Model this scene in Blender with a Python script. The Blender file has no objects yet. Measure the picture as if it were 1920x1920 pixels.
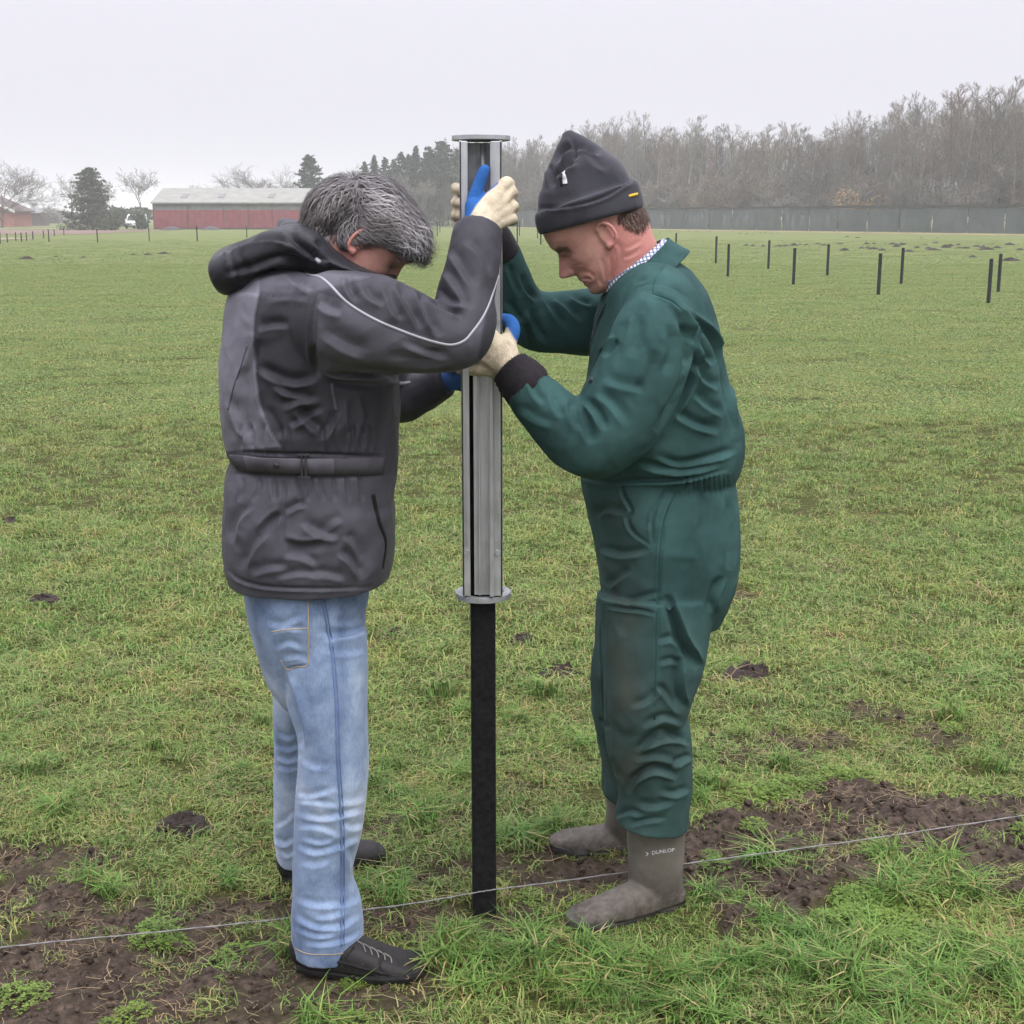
import bpy, bmesh, math, random
import numpy as np
from mathutils import Vector, Matrix
from mathutils.bvhtree import BVHTree
DEV = ''

# ------------------------------------------------------------------ camera
scene = bpy.context.scene
COL = scene.collection
F_PX, H_CAM, PITCH = 2516.0, 1.58, math.atan(555/2516.0)
cam_d = bpy.data.cameras.new('camera'); cam = bpy.data.objects.new('camera', cam_d); COL.objects.link(cam)
cam.location = (0, 0, H_CAM); cam.rotation_euler = (math.pi/2-PITCH, 0, 0)
cam_d.sensor_width = 36; cam_d.lens = 36*F_PX/1920; cam_d.clip_start = .05; cam_d.clip_end = 6000
scene.camera = cam

# ------------------------------------------------------------------ sky: an even overcast over a Nishita sky
SUN_EL, SUN_AZ = math.radians(56), math.radians(150)   # azimuth clockwise from +Y
world = bpy.data.worlds.new('World'); scene.world = world; world.use_nodes = True
wn, wl = world.node_tree.nodes, world.node_tree.links
wn.clear()
w_out = wn.new('ShaderNodeOutputWorld'); w_bg = wn.new('ShaderNodeBackground'); w_bg.inputs['Strength'].default_value = .1
sky = wn.new('ShaderNodeTexSky'); sky.sky_type = 'NISHITA'; sky.sun_disc = False
sky.sun_elevation = SUN_EL; sky.sun_rotation = SUN_AZ; sky.dust_density = 4; sky.air_density = 1
w_hs = wn.new('ShaderNodeHueSaturation'); w_hs.inputs['Saturation'].default_value = .25
w_tc = wn.new('ShaderNodeTexCoord'); w_sep = wn.new('ShaderNodeSeparateXYZ')
w_m = wn.new('ShaderNodeMath'); w_m.operation = 'MULTIPLY_ADD'; w_m.use_clamp = False
w_mx = wn.new('ShaderNodeMath'); w_mx.operation = 'MAXIMUM'; w_mx.inputs[1].default_value = 0
w_vm = wn.new('ShaderNodeVectorMath'); w_vm.operation = 'SCALE'; w_vm.inputs[0].default_value = (7.25, 7.15, 7.95)
w_mix = wn.new('ShaderNodeMix'); w_mix.data_type = 'RGBA'; w_mix.inputs[0].default_value = .12
wl.new(w_tc.outputs['Generated'], w_sep.inputs[0]); wl.new(w_sep.outputs['Z'], w_mx.inputs[0])
w_sq = wn.new('ShaderNodeMath'); w_sq.operation = 'POWER'; w_sq.inputs[1].default_value = 2.; wl.new(w_mx.outputs[0], w_sq.inputs[0]); wl.new(w_sq.outputs[0], w_m.inputs[0]); w_m.inputs[1].default_value = 3.7; w_m.inputs[2].default_value = 1.0
wl.new(w_m.outputs[0], w_vm.inputs['Scale']); wl.new(sky.outputs[0], w_hs.inputs['Color'])
wl.new(w_vm.outputs[0], w_mix.inputs[6]); wl.new(w_hs.outputs[0], w_mix.inputs[7])
wl.new(w_mix.outputs[2], w_bg.inputs['Color']); wl.new(w_bg.outputs[0], w_out.inputs['Surface'])

# ------------------------------------------------------------------ sun, weak and wide behind the clouds
sun_d = bpy.data.lights.new('sun', 'SUN'); sun = bpy.data.objects.new('sun', sun_d); COL.objects.link(sun)
sun_d.energy = 1.5; sun_d.angle = math.radians(35); sun_d.color = (1, .97, .93)
_sd = Vector((math.sin(SUN_AZ)*math.cos(SUN_EL), math.cos(SUN_AZ)*math.cos(SUN_EL), math.sin(SUN_EL)))
sun.rotation_euler = _sd.to_track_quat('Z', 'Y').to_euler()

vs = scene.view_settings; vs.view_transform = 'Standard'; vs.look = 'None'; vs.gamma = 1; vs.exposure = 0.2
vs.use_curve_mapping = False
cy = scene.cycles
cy.use_denoising = True
cy.max_bounces = 4; cy.diffuse_bounces = 2; cy.glossy_bounces = 2; cy.transmission_bounces = 3; cy.volume_bounces = 1
cy.transparent_max_bounces = 6; cy.use_fast_gi = False
cy.sample_clamp_indirect = 4

# ------------------------------------------------------------------ helpers: photograph measurements to metres
CAMP = np.array([0, 0, H_CAM]); _c, _s = math.cos(PITCH), math.sin(PITCH)
FW = np.array([0, _c, -_s]); UP = np.array([0, _s, _c]); RT = np.array([1., 0, 0])
def ray(px, py): return FW+(px-960)/F_PX*RT+(960-py)/F_PX*UP
def at(px, py, Y):
    d = ray(px, py); return CAMP+d*(Y/d[1])
def ground(px, py, z=0.):
    d = ray(px, py); return CAMP+d*((z-H_CAM)/d[2])
def mpp(px, py, Y): return Y/ray(px, py)[1]/F_PX
def to_px(P):
    d = P-CAMP; z = d@FW
    return np.stack([960+F_PX*(d@RT)/z, 960-F_PX*(d@UP)/z], 1)

def new_obj(name, mesh, material=None, parent=None, **props):
    o = bpy.data.objects.new(name, mesh); COL.objects.link(o)
    if material is not None and mesh is not None and not mesh.materials: mesh.materials.append(material)
    if parent is not None: o.parent = parent
    for k, v in props.items(): o[k] = v
    return o
def empty(name, loc=(0, 0, 0), rz=0, **props):
    o = bpy.data.objects.new(name, None); COL.objects.link(o); o.location = loc; o.rotation_euler = (0, 0, rz)
    o.empty_display_size = .1
    for k, v in props.items(): o[k] = v
    return o
def adopt(child, parent):
    """parent a child whose mesh is in world space"""
    child.parent = parent
    child.matrix_parent_inverse = Matrix.Translation(parent.location).inverted() if parent.type == 'EMPTY' and parent.parent is None else Matrix()
    return child
def mesh_np(name, V, Fs, smooth=True):
    me = bpy.data.meshes.new(name); V = np.asarray(V, dtype=np.float32)
    if isinstance(Fs, np.ndarray) and Fs.ndim == 2:
        n, k = Fs.shape
        me.vertices.add(len(V)); me.vertices.foreach_set('co', V.ravel())
        me.loops.add(n*k); me.loops.foreach_set('vertex_index', Fs.astype(np.int32).ravel())
        me.polygons.add(n); me.polygons.foreach_set('loop_start', np.arange(0, n*k, k, dtype=np.int32))
        me.update(calc_edges=True)
    else:
        me.from_pydata([tuple(map(float, v)) for v in V], [], [tuple(int(i) for i in f) for f in Fs])
    if smooth: me.polygons.foreach_set('use_smooth', np.ones(len(me.polygons), dtype=bool))
    me.update(); return me
def set_attr(me, name, vals):
    a = me.attributes.new(name, 'FLOAT', 'POINT'); a.data.foreach_set('value', np.asarray(vals, dtype=np.float32))
def set_col(me, name, vals):
    a = me.attributes.new(name, 'FLOAT_COLOR', 'POINT')
    c = np.ones((len(vals), 4), dtype=np.float32); c[:, :3] = vals; a.data.foreach_set('color', c.ravel())

class MB:
    """collects boxes, tubes and sheets into one mesh"""
    def __init__(s): s.v = []; s.f = []
    def add(s, V, Fs):
        b = len(s.v); s.v += [tuple(map(float, v)) for v in V]; s.f += [tuple(int(i)+b for i in f) for f in Fs]
    def box(s, c, size, rz=0, rot=None):
        hx, hy, hz = [q/2 for q in size]
        V = np.array([(x, y, z) for z in (-hz, hz) for y in (-hy, hy) for x in (-hx, hx)])
        if rot is not None: V = V@np.array(rot).T
        if rz: ca, sa = math.cos(rz), math.sin(rz); V = V@np.array([[ca, -sa, 0], [sa, ca, 0], [0, 0, 1]]).T
        s.add(V+np.array(c), [(0, 2, 3, 1), (4, 5, 7, 6), (0, 1, 5, 4), (2, 6, 7, 3), (0, 4, 6, 2), (1, 3, 7, 5)])
    def tube(s, pts, r, n=6, cap=True):
        pts = np.array(pts, float); m = len(pts); r = np.broadcast_to(np.asarray(r, float), (m,))
        T = np.gradient(pts, axis=0); V = []
        ref = np.array([0, 0, 1.]) if abs(T[0][2]) < .8*np.linalg.norm(T[0]) else np.array([1., 0, 0])
        for i in range(m):
            t = T[i]/max(np.linalg.norm(T[i]), 1e-9); a = np.cross(t, ref); a /= max(np.linalg.norm(a), 1e-9); b = np.cross(t, a)
            for k in range(n):
                q = 2*math.pi*k/n; V.append(pts[i]+r[i]*(math.cos(q)*a+math.sin(q)*b))
        Fs = [(i*n+k, i*n+(k+1) % n, (i+1)*n+(k+1) % n, (i+1)*n+k) for i in range(m-1) for k in range(n)]
        if cap: Fs += [tuple(range(n))[::-1], tuple(range((m-1)*n, m*n))]
        s.add(V, Fs)
    def prism(s, poly, axis_pts):
        """extrude a polygon given by 3-D points by the vector axis_pts"""
        n = len(poly); P = np.array(poly, float); Q = P+np.array(axis_pts)
        s.add(np.vstack([P, Q]), [tuple(range(n))[::-1], tuple(range(n, 2*n))]+[(i, (i+1) % n, n+(i+1) % n, n+i) for i in range(n)])
    def build(s, name, material=None, parent=None, smooth=False, bevel=0, **props):
        me = bpy.data.meshes.new(name); me.from_pydata(s.v, [], s.f)
        bm = bmesh.new(); bm.from_mesh(me); bmesh.ops.recalc_face_normals(bm, faces=bm.faces)
        if bevel: bmesh.ops.bevel(bm, geom=bm.edges[:], offset=bevel, segments=2, affect='EDGES', profile=.6)
        bm.to_mesh(me); bm.free()
        if smooth: me.polygons.foreach_set('use_smooth', np.ones(len(me.polygons), dtype=bool))
        me.update()
        return new_obj(name, me, material, parent, **props)

rng = np.random.default_rng(7); random.seed(7)
def fsin(P, freq, seed, n=7, aniso=(1, 1, 1)):
    """smooth random field in about [-1,1]"""
    r = np.random.default_rng(seed); out = np.zeros(len(P))
    for i in range(n):
        k = r.normal(size=3); k = k/np.linalg.norm(k)*freq*r.uniform(.6, 1.5)*np.array(aniso)
        out += np.sin(P@k+r.uniform(0, 6.28))
    return out/math.sqrt(n/2)/1.6

# ------------------------------------------------------------------ materials
class NB:
    def __init__(s, name, **kw):
        s.m = bpy.data.materials.new(name); s.m.use_nodes = True; s.t = s.m.node_tree; s.n = s.t.nodes; s.l = s.t.links
        s.p = s.n['Principled BSDF']
        for k, v in kw.items(): s.set(k, v)
    def set(s, k, v):
        i = s.p.inputs[k.replace('_', ' ')]
        if hasattr(v, 'is_output') or hasattr(v, 'links'): s.l.new(v, i)
        elif isinstance(v, (tuple, list)) and len(v) == 3 and i.type == 'RGBA': i.default_value = (*v, 1)
        else: i.default_value = v
    def node(s, t, **kw):
        n = s.n.new(t)
        for k, v in kw.items(): setattr(n, k, v)
        return n
    def link(s, a, b): s.l.new(a, b)
    def coord(s, which='Object'): return s.node('ShaderNodeTexCoord').outputs[which]
    def pos(s): return s.node('ShaderNodeNewGeometry').outputs['Position']
    def mapping(s, v, scale=(1, 1, 1), rot=(0, 0, 0)):
        n = s.node('ShaderNodeMapping'); s.link(v, n.inputs['Vector']); n.inputs['Scale'].default_value = scale
        n.inputs['Rotation'].default_value = rot; return n.outputs[0]
    def noise(s, v, scale, detail=4, rough=.55, dist=0):
        n = s.node('ShaderNodeTexNoise'); s.link(v, n.inputs['Vector']); n.inputs['Scale'].default_value = scale
        n.inputs['Detail'].default_value = detail; n.inputs['Roughness'].default_value = rough; n.inputs['Distortion'].default_value = dist
        return n.outputs['Fac']
    def attr(s, name, out='Fac'):
        n = s.node('ShaderNodeAttribute'); n.attribute_name = name; return n.outputs[out]
    def rnd(s): return s.node('ShaderNodeObjectInfo').outputs['Random']
    def mixc(s, f, a, b, mode='MIX'):
        n = s.node('ShaderNodeMix', data_type='RGBA', blend_type=mode)
        for i, q in ((0, f), (6, a), (7, b)):
            if hasattr(q, 'links'): s.link(q, n.inputs[i])
            elif isinstance(q, (tuple, list)): n.inputs[i].default_value = (*q, 1)
            else: n.inputs[i].default_value = q
        return n.outputs[2]
    def ramp(s, f, stops):
        n = s.node('ShaderNodeValToRGB'); s.link(f, n.inputs[0]); cr = n.color_ramp
        while len(cr.elements) < len(stops): cr.elements.new(.5)
        for e, (p, c) in zip(cr.elements, stops):
            e.position = p; e.color = (*c, 1) if isinstance(c, (tuple, list)) else (c, c, c, 1)
        return n.outputs[0]
    def math(s, op, a, b=0., clamp=False):
        n = s.node('ShaderNodeMath', operation=op, use_clamp=clamp)
        for i, q in ((0, a), (1, b)):
            if hasattr(q, 'links'): s.link(q, n.inputs[i])
            else: n.inputs[i].default_value = q
        return n.outputs[0]
    def bump(s, h, strength=.3, dist=.01, normal=None):
        n = s.node('ShaderNodeBump'); s.link(h, n.inputs['Height']); n.inputs['Strength'].default_value = strength
        n.inputs['Distance'].default_value = dist
        if normal is not None: s.link(normal, n.inputs['Normal'])
        return n.outputs[0]
M = {}
def simple(name, col, rough=.7, metal=0, spec=.3, var=.12, vscale=30, bump=0, bscale=200, bdist=.002):
    b = NB(name, Roughness=rough, Metallic=metal); b.set('Specular IOR Level', spec)
    c = b.coord(); f = b.noise(c, vscale)
    lo = tuple(q*(1-var*2) for q in col); hi = tuple(min(1, q*(1+var*2)) for q in col)
    b.set('Base Color', b.ramp(f, [(.3, lo), (.7, hi)]))
    if bump: b.set('Normal', b.bump(b.noise(c, bscale), bump, bdist))
    M[name] = b.m; return b.m
# ------------------------------------------------------------------ ground
def seg_dist(P, A, B):
    d = B-A; t = np.clip(((P-A)@d)/max(d@d, 1e-9), 0, 1); return np.linalg.norm(P-(A+t[:, None]*d), axis=1)
# bare earth: stretches along the wire, as measured (photo x, y, half width in m along the strip, half width across, strength)
SOIL = [(30, 1700, .28, .10, 1), (130, 1830, .34, .13, 1), (60, 1900, .3, .14, 1), (260, 1790, .22, .09, .95), (330, 1705, .25, .05, .9),
        (440, 1700, .18, .045, .85), (60, 1600, .14, .06, .85), (480, 1890, .22, .07, .8), (120, 1680, .14, .06, .9), (640, 1880, .2, .05, .7),
        (770, 1730, .10, .065, 1), (820, 1640, .16, .06, .8), (720, 1560, .2, .05, .7), (1010, 1610, .12, .05, .7),
        (1080, 1650, .16, .06, .9), (1340, 1640, .15, .12, 1), (1440, 1580, .22, .10, 1), (1560, 1555, .26, .11, 1), (1700, 1545, .24, .09, 1),
        (1830, 1540, .26, .10, 1), (1900, 1580, .2, .12, .95), (1440, 1680, .10, .06, 1), (1500, 1650, .18, .05, .9), (1880, 1640, .16, .06, .75),
        (1400, 1420, .18, .05, .7), (1500, 1400, .2, .04, .65), (1380, 1400, .12, .04, .6), (1610, 1830, .12, .03, .6), (905, 1720, .1, .05, .8),
        (950, 1480, .14, .04, .55), (1050, 1440, .14, .03, .45), (240, 1550, .10, .03, .5), (340, 1545, .05, .03, .9), (560, 1830, .2, .06, .75)]
SOIL_W = [(ground(x, y)[:2], a*1.15, b*1.5, s) for x, y, a, b, s in SOIL]
def soil_mask(P):
    P = np.asarray(P)[:, :2]; m = np.zeros(len(P)); Q = np.c_[P, np.zeros(len(P))]
    wob = fsin(Q, 18, 3)*.35+fsin(Q, 45, 4)*.28+fsin(Q, 100, 5)*.18
    ca, sa = math.cos(.16), math.sin(.16)
    for c, a, b, s in SOIL_W:
        d = P-c; u = d[:, 0]*ca+d[:, 1]*sa; v = -d[:, 0]*sa+d[:, 1]*ca
        q = np.sqrt((u/a)**2+(v/b)**2)
        m = np.maximum(m, s*np.clip((1.3-q+wob*.95)/.4, 0, 1))
    sp = fsin(Q, 7, 21)+.6*fsin(Q, 22, 22)                     # scattered scuffs
    return np.maximum(m, np.clip((sp-1.25)/.3, 0, 1)*.7*(P[:, 1] < 7))
def relief(P, m):
    Q = np.c_[np.asarray(P)[:, :2], np.zeros(len(P))]
    z = .012*fsin(Q, 3, 11)+.008*fsin(Q, 9, 12)
    far = np.clip((np.asarray(P)[:, 1]-4.6)/3, 0, 1)
    clod = np.abs(fsin(Q, 60, 13))*.012+np.abs(fsin(Q, 130, 14))*.007+fsin(Q, 25, 15)*.012
    rx = np.clip((Q[:, 0]-.25)/.3, 0, 1)
    return z*(1-far)-.018*m*(1-far)*(1-rx)+m*clod*(1-far)*(1+.25*rx)+.008*rx*m*(1-far)
def ground_z(x, y):
    P = np.array([[x, y]]); return float(relief(P, soil_mask(P))[0])

b = NB('meadow_ground', Roughness=.95); b.set('Specular IOR Level', .08)
ps = b.pos(); sm = b.attr('soil')
n1 = b.noise(ps, .35, 4); n2 = b.noise(ps, 1.6, 5, .6); n3 = b.noise(b.mapping(ps, (1, .35, 1)), 9, 5, .7); n4 = b.noise(ps, 55, 5, .65)
gcol = b.ramp(n3, [(.3, (.088, .108, .036)), (.5, (.134, .157, .054)), (.7, (.188, .195, .076))])
gcol = b.mixc(b.ramp(n1, [(.38, 0.), (.65, .75)]), gcol, (.112, .146, .046))
gcol = b.mixc(b.ramp(n2, [(.5, 0.), (.75, .55)]), gcol, (.178, .175, .068))
thatch = b.ramp(n4, [(.3, (.022, .022, .008)), (.5, (.055, .060, .018)), (.75, (.11, .105, .036))])
sepy = b.node('ShaderNodeSeparateXYZ'); b.link(ps, sepy.inputs[0])
near = b.math('MULTIPLY', b.math('SUBTRACT', 38, sepy.outputs[1]), 1/24., clamp=True)
gcol = b.mixc(near, gcol, thatch)
soilc = b.ramp(b.noise(ps, 38, 6, .7), [(.28, (.017, .012, .009)), (.5, (.056, .041, .031)), (.72, (.125, .092, .070))])
b.set('Base Color', b.mixc(sm, gcol, soilc))
rr = b.math('SUBTRACT', .95, b.math('MULTIPLY', sm, .3)); b.set('Roughness', rr)
b.set('Normal', b.bump(b.math('ADD', b.noise(ps, 90, 5, .7), b.math('MULTIPLY', b.noise(ps, 7, 4, .7), 2)), .6, .012))
M['ground'] = b.m
def grid(xs, ys):
    X, Y = np.meshgrid(xs, ys); P = np.c_[X.ravel(), Y.ravel(), np.zeros(X.size)]; nx = len(xs)
    i = (np.arange(len(ys)-1)[:, None]*nx+np.arange(nx-1)[None]).ravel()
    return P, np.c_[i, i+1, i+nx+1, i+nx]
xs = np.concatenate([-np.geomspace(1600, 2.35, 26), np.arange(-2.3, 2.31, .018), np.geomspace(2.35, 1600, 26)])
ys = np.concatenate([[-400, -60, -10, -2, 1, 1.8], np.arange(2.1, 5.0, .018), np.geomspace(5.05, 1700, 90)])
P, Fq = grid(xs, ys); sm_ = soil_mask(P); sm_[(np.abs(P[:, 0]) > 6) | (P[:, 1] > 9)] = 0; P[:, 2] = relief(P, sm_)
gm = mesh_np('meadow', P, Fq); set_attr(gm, 'soil', sm_)
meadow = new_obj('meadow', gm, M['ground'], kind='structure')

# ------------------------------------------------------------------ grass: tufts spread over the meadow
b = NB('grass_blade', Roughness=.6); b.set('Specular IOR Level', .25)
ps = b.pos(); vc = b.attr('Col', 'Color')
big = b.noise(ps, .5, 3); mid = b.noise(ps, 2.6, 4, .6)
c1 = b.mixc(b.ramp(big, [(.4, 0.), (.65, .5)]), vc, b.mixc(1., vc, (.74, 1.0, .74), 'MULTIPLY'))
c2 = b.mixc(b.ramp(mid, [(.46, 0.), (.64, .95)]), c1, b.mixc(1., vc, (1.16, 1.06, .98), 'MULTIPLY'))
c3 = b.mixc(b.math('MULTIPLY', b.rnd(), .5), c2, b.mixc(1., c2, (1.35, 1.22, 1.05), 'MULTIPLY'))
b.set('Base Color', c3)
tr = b.node('ShaderNodeBsdfTranslucent'); b.link(c3, tr.inputs['Color'])
mx = b.node('ShaderNodeMixShader'); mx.inputs[0].default_value = .22
b.link(b.p.outputs[0], mx.inputs[1]); b.link(tr.outputs[0], mx.inputs[2]); b.link(mx.outputs[0], b.n['Material Output'].inputs['Surface'])
M['grass'] = b.m
def tuft(seed, nb, R, hmin, hmax, wid, lean, dry=.2, fresh=.3):
    r = np.random.default_rng(seed); V = []; Fs = []; C = []
    for i in range(nb):
        a = r.uniform(0, 6.283); rad = R*math.sqrt(r.uniform()); p = np.array([rad*math.cos(a), rad*math.sin(a), -.004])
        h = r.uniform(hmin, hmax); da = r.uniform(0, 6.283); ln = h*r.uniform(.15, 1)*lean; w = wid*r.uniform(.6, 1.3)
        d = np.array([math.cos(da), math.sin(da), 0]); s = np.array([-d[1], d[0], 0])*w
        k = r.uniform()
        if k < dry: col = np.array([.40, .36, .165])*r.uniform(.55, 1.15)
        elif k < dry+fresh: col = np.array([.132, .250, .056])*r.uniform(.65, 1.4)
        else: col = np.array([.225, .295, .092])*r.uniform(.6, 1.35)
        q = len(V); pts = [(0, 0, 1.), (.45, .62, .85), (1., .95 if lean < 1.2 else .7, 0)]
        for t, z, ww in pts:
            c = p+d*ln*t*t+np.array([0, 0, h*z])
            if ww > 0: V += [c-s*ww, c+s*ww]; C += [col*(.75+.25*t)]*2
            else: V.append(c); C.append(col)
        Fs += [(q, q+1, q+3, q+2), (q+2, q+3, q+4)]
    me = mesh_np('grass_tuft', V, Fs); set_col(me, 'Col', np.array(C)); me.materials.append(M['grass']); return me
def clover(seed, n, R):
    r = np.random.default_rng(seed); V = []; Fs = []; C = []
    for i in range(n):
        a = r.uniform(0, 6.28); rad = R*math.sqrt(r.uniform()); h = r.uniform(.006, .032)*(1.2-.7*rad/R)
        c = np.array([rad*math.cos(a), rad*math.sin(a), h]); col = np.array([.135, .215, .042])*r.uniform(.6, 1.25)
        for k in range(3):
            q = a+k*2.1+r.uniform(-.3, .3); d = np.array([math.cos(q), math.sin(q), r.uniform(-.2, .4)]); s = np.array([-d[1], d[0], 0])
            L = r.uniform(.0035, .0065); b0 = len(V)
            V += [c, c+d*L*.6+s*L*.45, c+d*L*1.1, c+d*L*.6-s*L*.45]; C += [col]*4; Fs.append((b0, b0+1, b0+2, b0+3))
    me = mesh_np('clover', V, Fs, False); set_col(me, 'Col', np.array(C)); me.materials.append(M['grass']); return me
def straw(seed, n, R):
    r = np.random.default_rng(seed); V = []; Fs = []; C = []
    for i in range(n):
        a = r.uniform(0, 6.28); rad = R*math.sqrt(r.uniform()); q = r.uniform(0, 6.28); L = r.uniform(.02, .07); w = .0009
        p = np.array([rad*math.cos(a), rad*math.sin(a), r.uniform(.003, .012)]); d = np.array([math.cos(q), math.sin(q), r.uniform(-.05, .25)]); s = np.array([-d[1], d[0], 0])*w
        bend = np.array([-d[1], d[0], 0])*L*r.uniform(-.25, .25); b0 = len(V)
        for t in (0, .5, 1.): c = p+d*L*t+bend*math.sin(math.pi*t); V += [c-s, c+s]
        C += [np.array([.27, .21, .125])*r.uniform(.4, 1.2)]*6; Fs += [(b0, b0+1, b0+3, b0+2), (b0+2, b0+3, b0+5, b0+4)]
    me = mesh_np('straw', V, Fs, False); set_col(me, 'Col', np.array(C)); me.materials.append(M['grass']); return me
def proto_col(name, meshes):
    c = bpy.data.collections.new(name)
    for i, me in enumerate(meshes): o = bpy.data.objects.new('%s_%02d' % (name, i), me); c.objects.link(o)
    return c
def scatter(name, col, P, rot, scl, var, label, cat):
    me = bpy.data.meshes.new(name); me.vertices.add(len(P)); me.vertices.foreach_set('co', np.asarray(P, dtype=np.float32).ravel())
    a = me.attributes.new('rot', 'FLOAT_VECTOR', 'POINT'); a.data.foreach_set('vector', np.asarray(rot, dtype=np.float32).ravel())
    a = me.attributes.new('scl', 'FLOAT_VECTOR', 'POINT'); a.data.foreach_set('vector', np.asarray(scl, dtype=np.float32).ravel())
    a = me.attributes.new('var', 'INT', 'POINT'); a.data.foreach_set('value', np.asarray(var, dtype=np.int32))
    o = new_obj(name, me, None, label=label, category=cat, kind='stuff')
    ng = bpy.data.node_groups.new(name+'_nodes', 'GeometryNodeTree')
    ng.interface.new_socket('Geometry', in_out='INPUT', socket_type='NodeSocketGeometry'); ng.interface.new_socket('Geometry', in_out='OUTPUT', socket_type='NodeSocketGeometry')
    N = ng.nodes; gi = N.new('NodeGroupInput'); go = N.new('NodeGroupOutput'); ci = N.new('GeometryNodeCollectionInfo')
    ci.inputs['Collection'].default_value = col; ci.inputs['Separate Children'].default_value = True; ci.inputs['Reset Children'].default_value = True
    ip = N.new('GeometryNodeInstanceOnPoints'); ip.inputs['Pick Instance'].default_value = True
    def na(nm, t): q = N.new('GeometryNodeInputNamedAttribute'); q.data_type = t; q.inputs['Name'].default_value = nm; return q.outputs['Attribute']
    L = ng.links; L.new(gi.outputs[0], ip.inputs['Points']); L.new(ci.outputs[0], ip.inputs['Instance'])
    L.new(na('rot', 'FLOAT_VECTOR'), ip.inputs['Rotation']); L.new(na('scl', 'FLOAT_VECTOR'), ip.inputs['Scale']); L.new(na('var', 'INT'), ip.inputs['Instance Index'])
    L.new(ip.outputs[0], go.inputs[0])
    md = o.modifiers.new('scatter', 'NODES'); md.node_group = ng; return o
tufts = [tuft(s, 52, .045, .007, .022, .0014, 2.2, .20, .24) for s in range(6)]+[tuft(10+s, 46, .05, .010, .034, .0014, 2.0, .22, .35) for s in range(4)] \
      + [tuft(20+s, 90, .032, .028, .072, .0016, 1.9, .07, .8) for s in range(3)]+[clover(30+s, 170, .05) for s in range(2)]+[straw(40+s, 14, .06) for s in range(3)]
patch = [tuft(50+s, 420, .24, .008, .026, .0036, 2.2, .20, .24) for s in range(4)]
GC = proto_col('grass_tuft_kind', tufts); GP = proto_col('grass_patch_kind', patch)
def rand_pts(y0, y1, dens, seed, margin=.25):
    r = np.random.default_rng(seed); n = int((y1-y0)*2*(y1*.40+margin)*dens); y = r.uniform(y0, y1, n); x = r.uniform(-1, 1, n)*(y1*.40+margin)
    k = np.abs(x) < y*.40+margin; return np.c_[x[k], y[k]]
LUSH = [(ground(x, y)[:2], r) for x, y, r in ((870, 1790, .09), (900, 1840, .09), (480, 1770, .08), (1530, 1800, .12), (1740, 1650, .13), (1690, 1680, .1), (1320, 1690, .07),
        (1050, 1570, .06), (1400, 1700, .07), (720, 1680, .05), (1870, 1850, .14), (1650, 1880, .16), (1050, 1830, .16), (1250, 1840, .14), (200, 1660, .1), (950, 1590, .07), (700, 1480, .07), (600, 1880, .08), (1010, 1480, .06), (1300, 1500, .08))]
CLOV = [(ground(x, y)[:2], r) for x, y, r in ((1580, 1690, .11), (1640, 1740, .10), (330, 1730, .08), (30, 1770, .08), (20, 1850, .09), (290, 1700, .06), (1500, 1480, .05), (1420, 1500, .05), (1600, 1470, .06), (1720, 1440, .05))]
FEET = [(ground(x, y)[:2], .085) for x, y in ((1080, 1745), (1110, 1752), (1145, 1750), (1185, 1738), (1225, 1725), (1270, 1708), (570, 1828), (610, 1835), (660, 1845), (710, 1850), (760, 1848), (1060, 1605), (1110, 1612))]
def near_any(P, lst):
    out = np.zeros(len(P))
    for c, r in lst: out = np.maximum(out, np.clip(1.4-np.linalg.norm(P-c, axis=1)/r, 0, 1))
    return out
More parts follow.
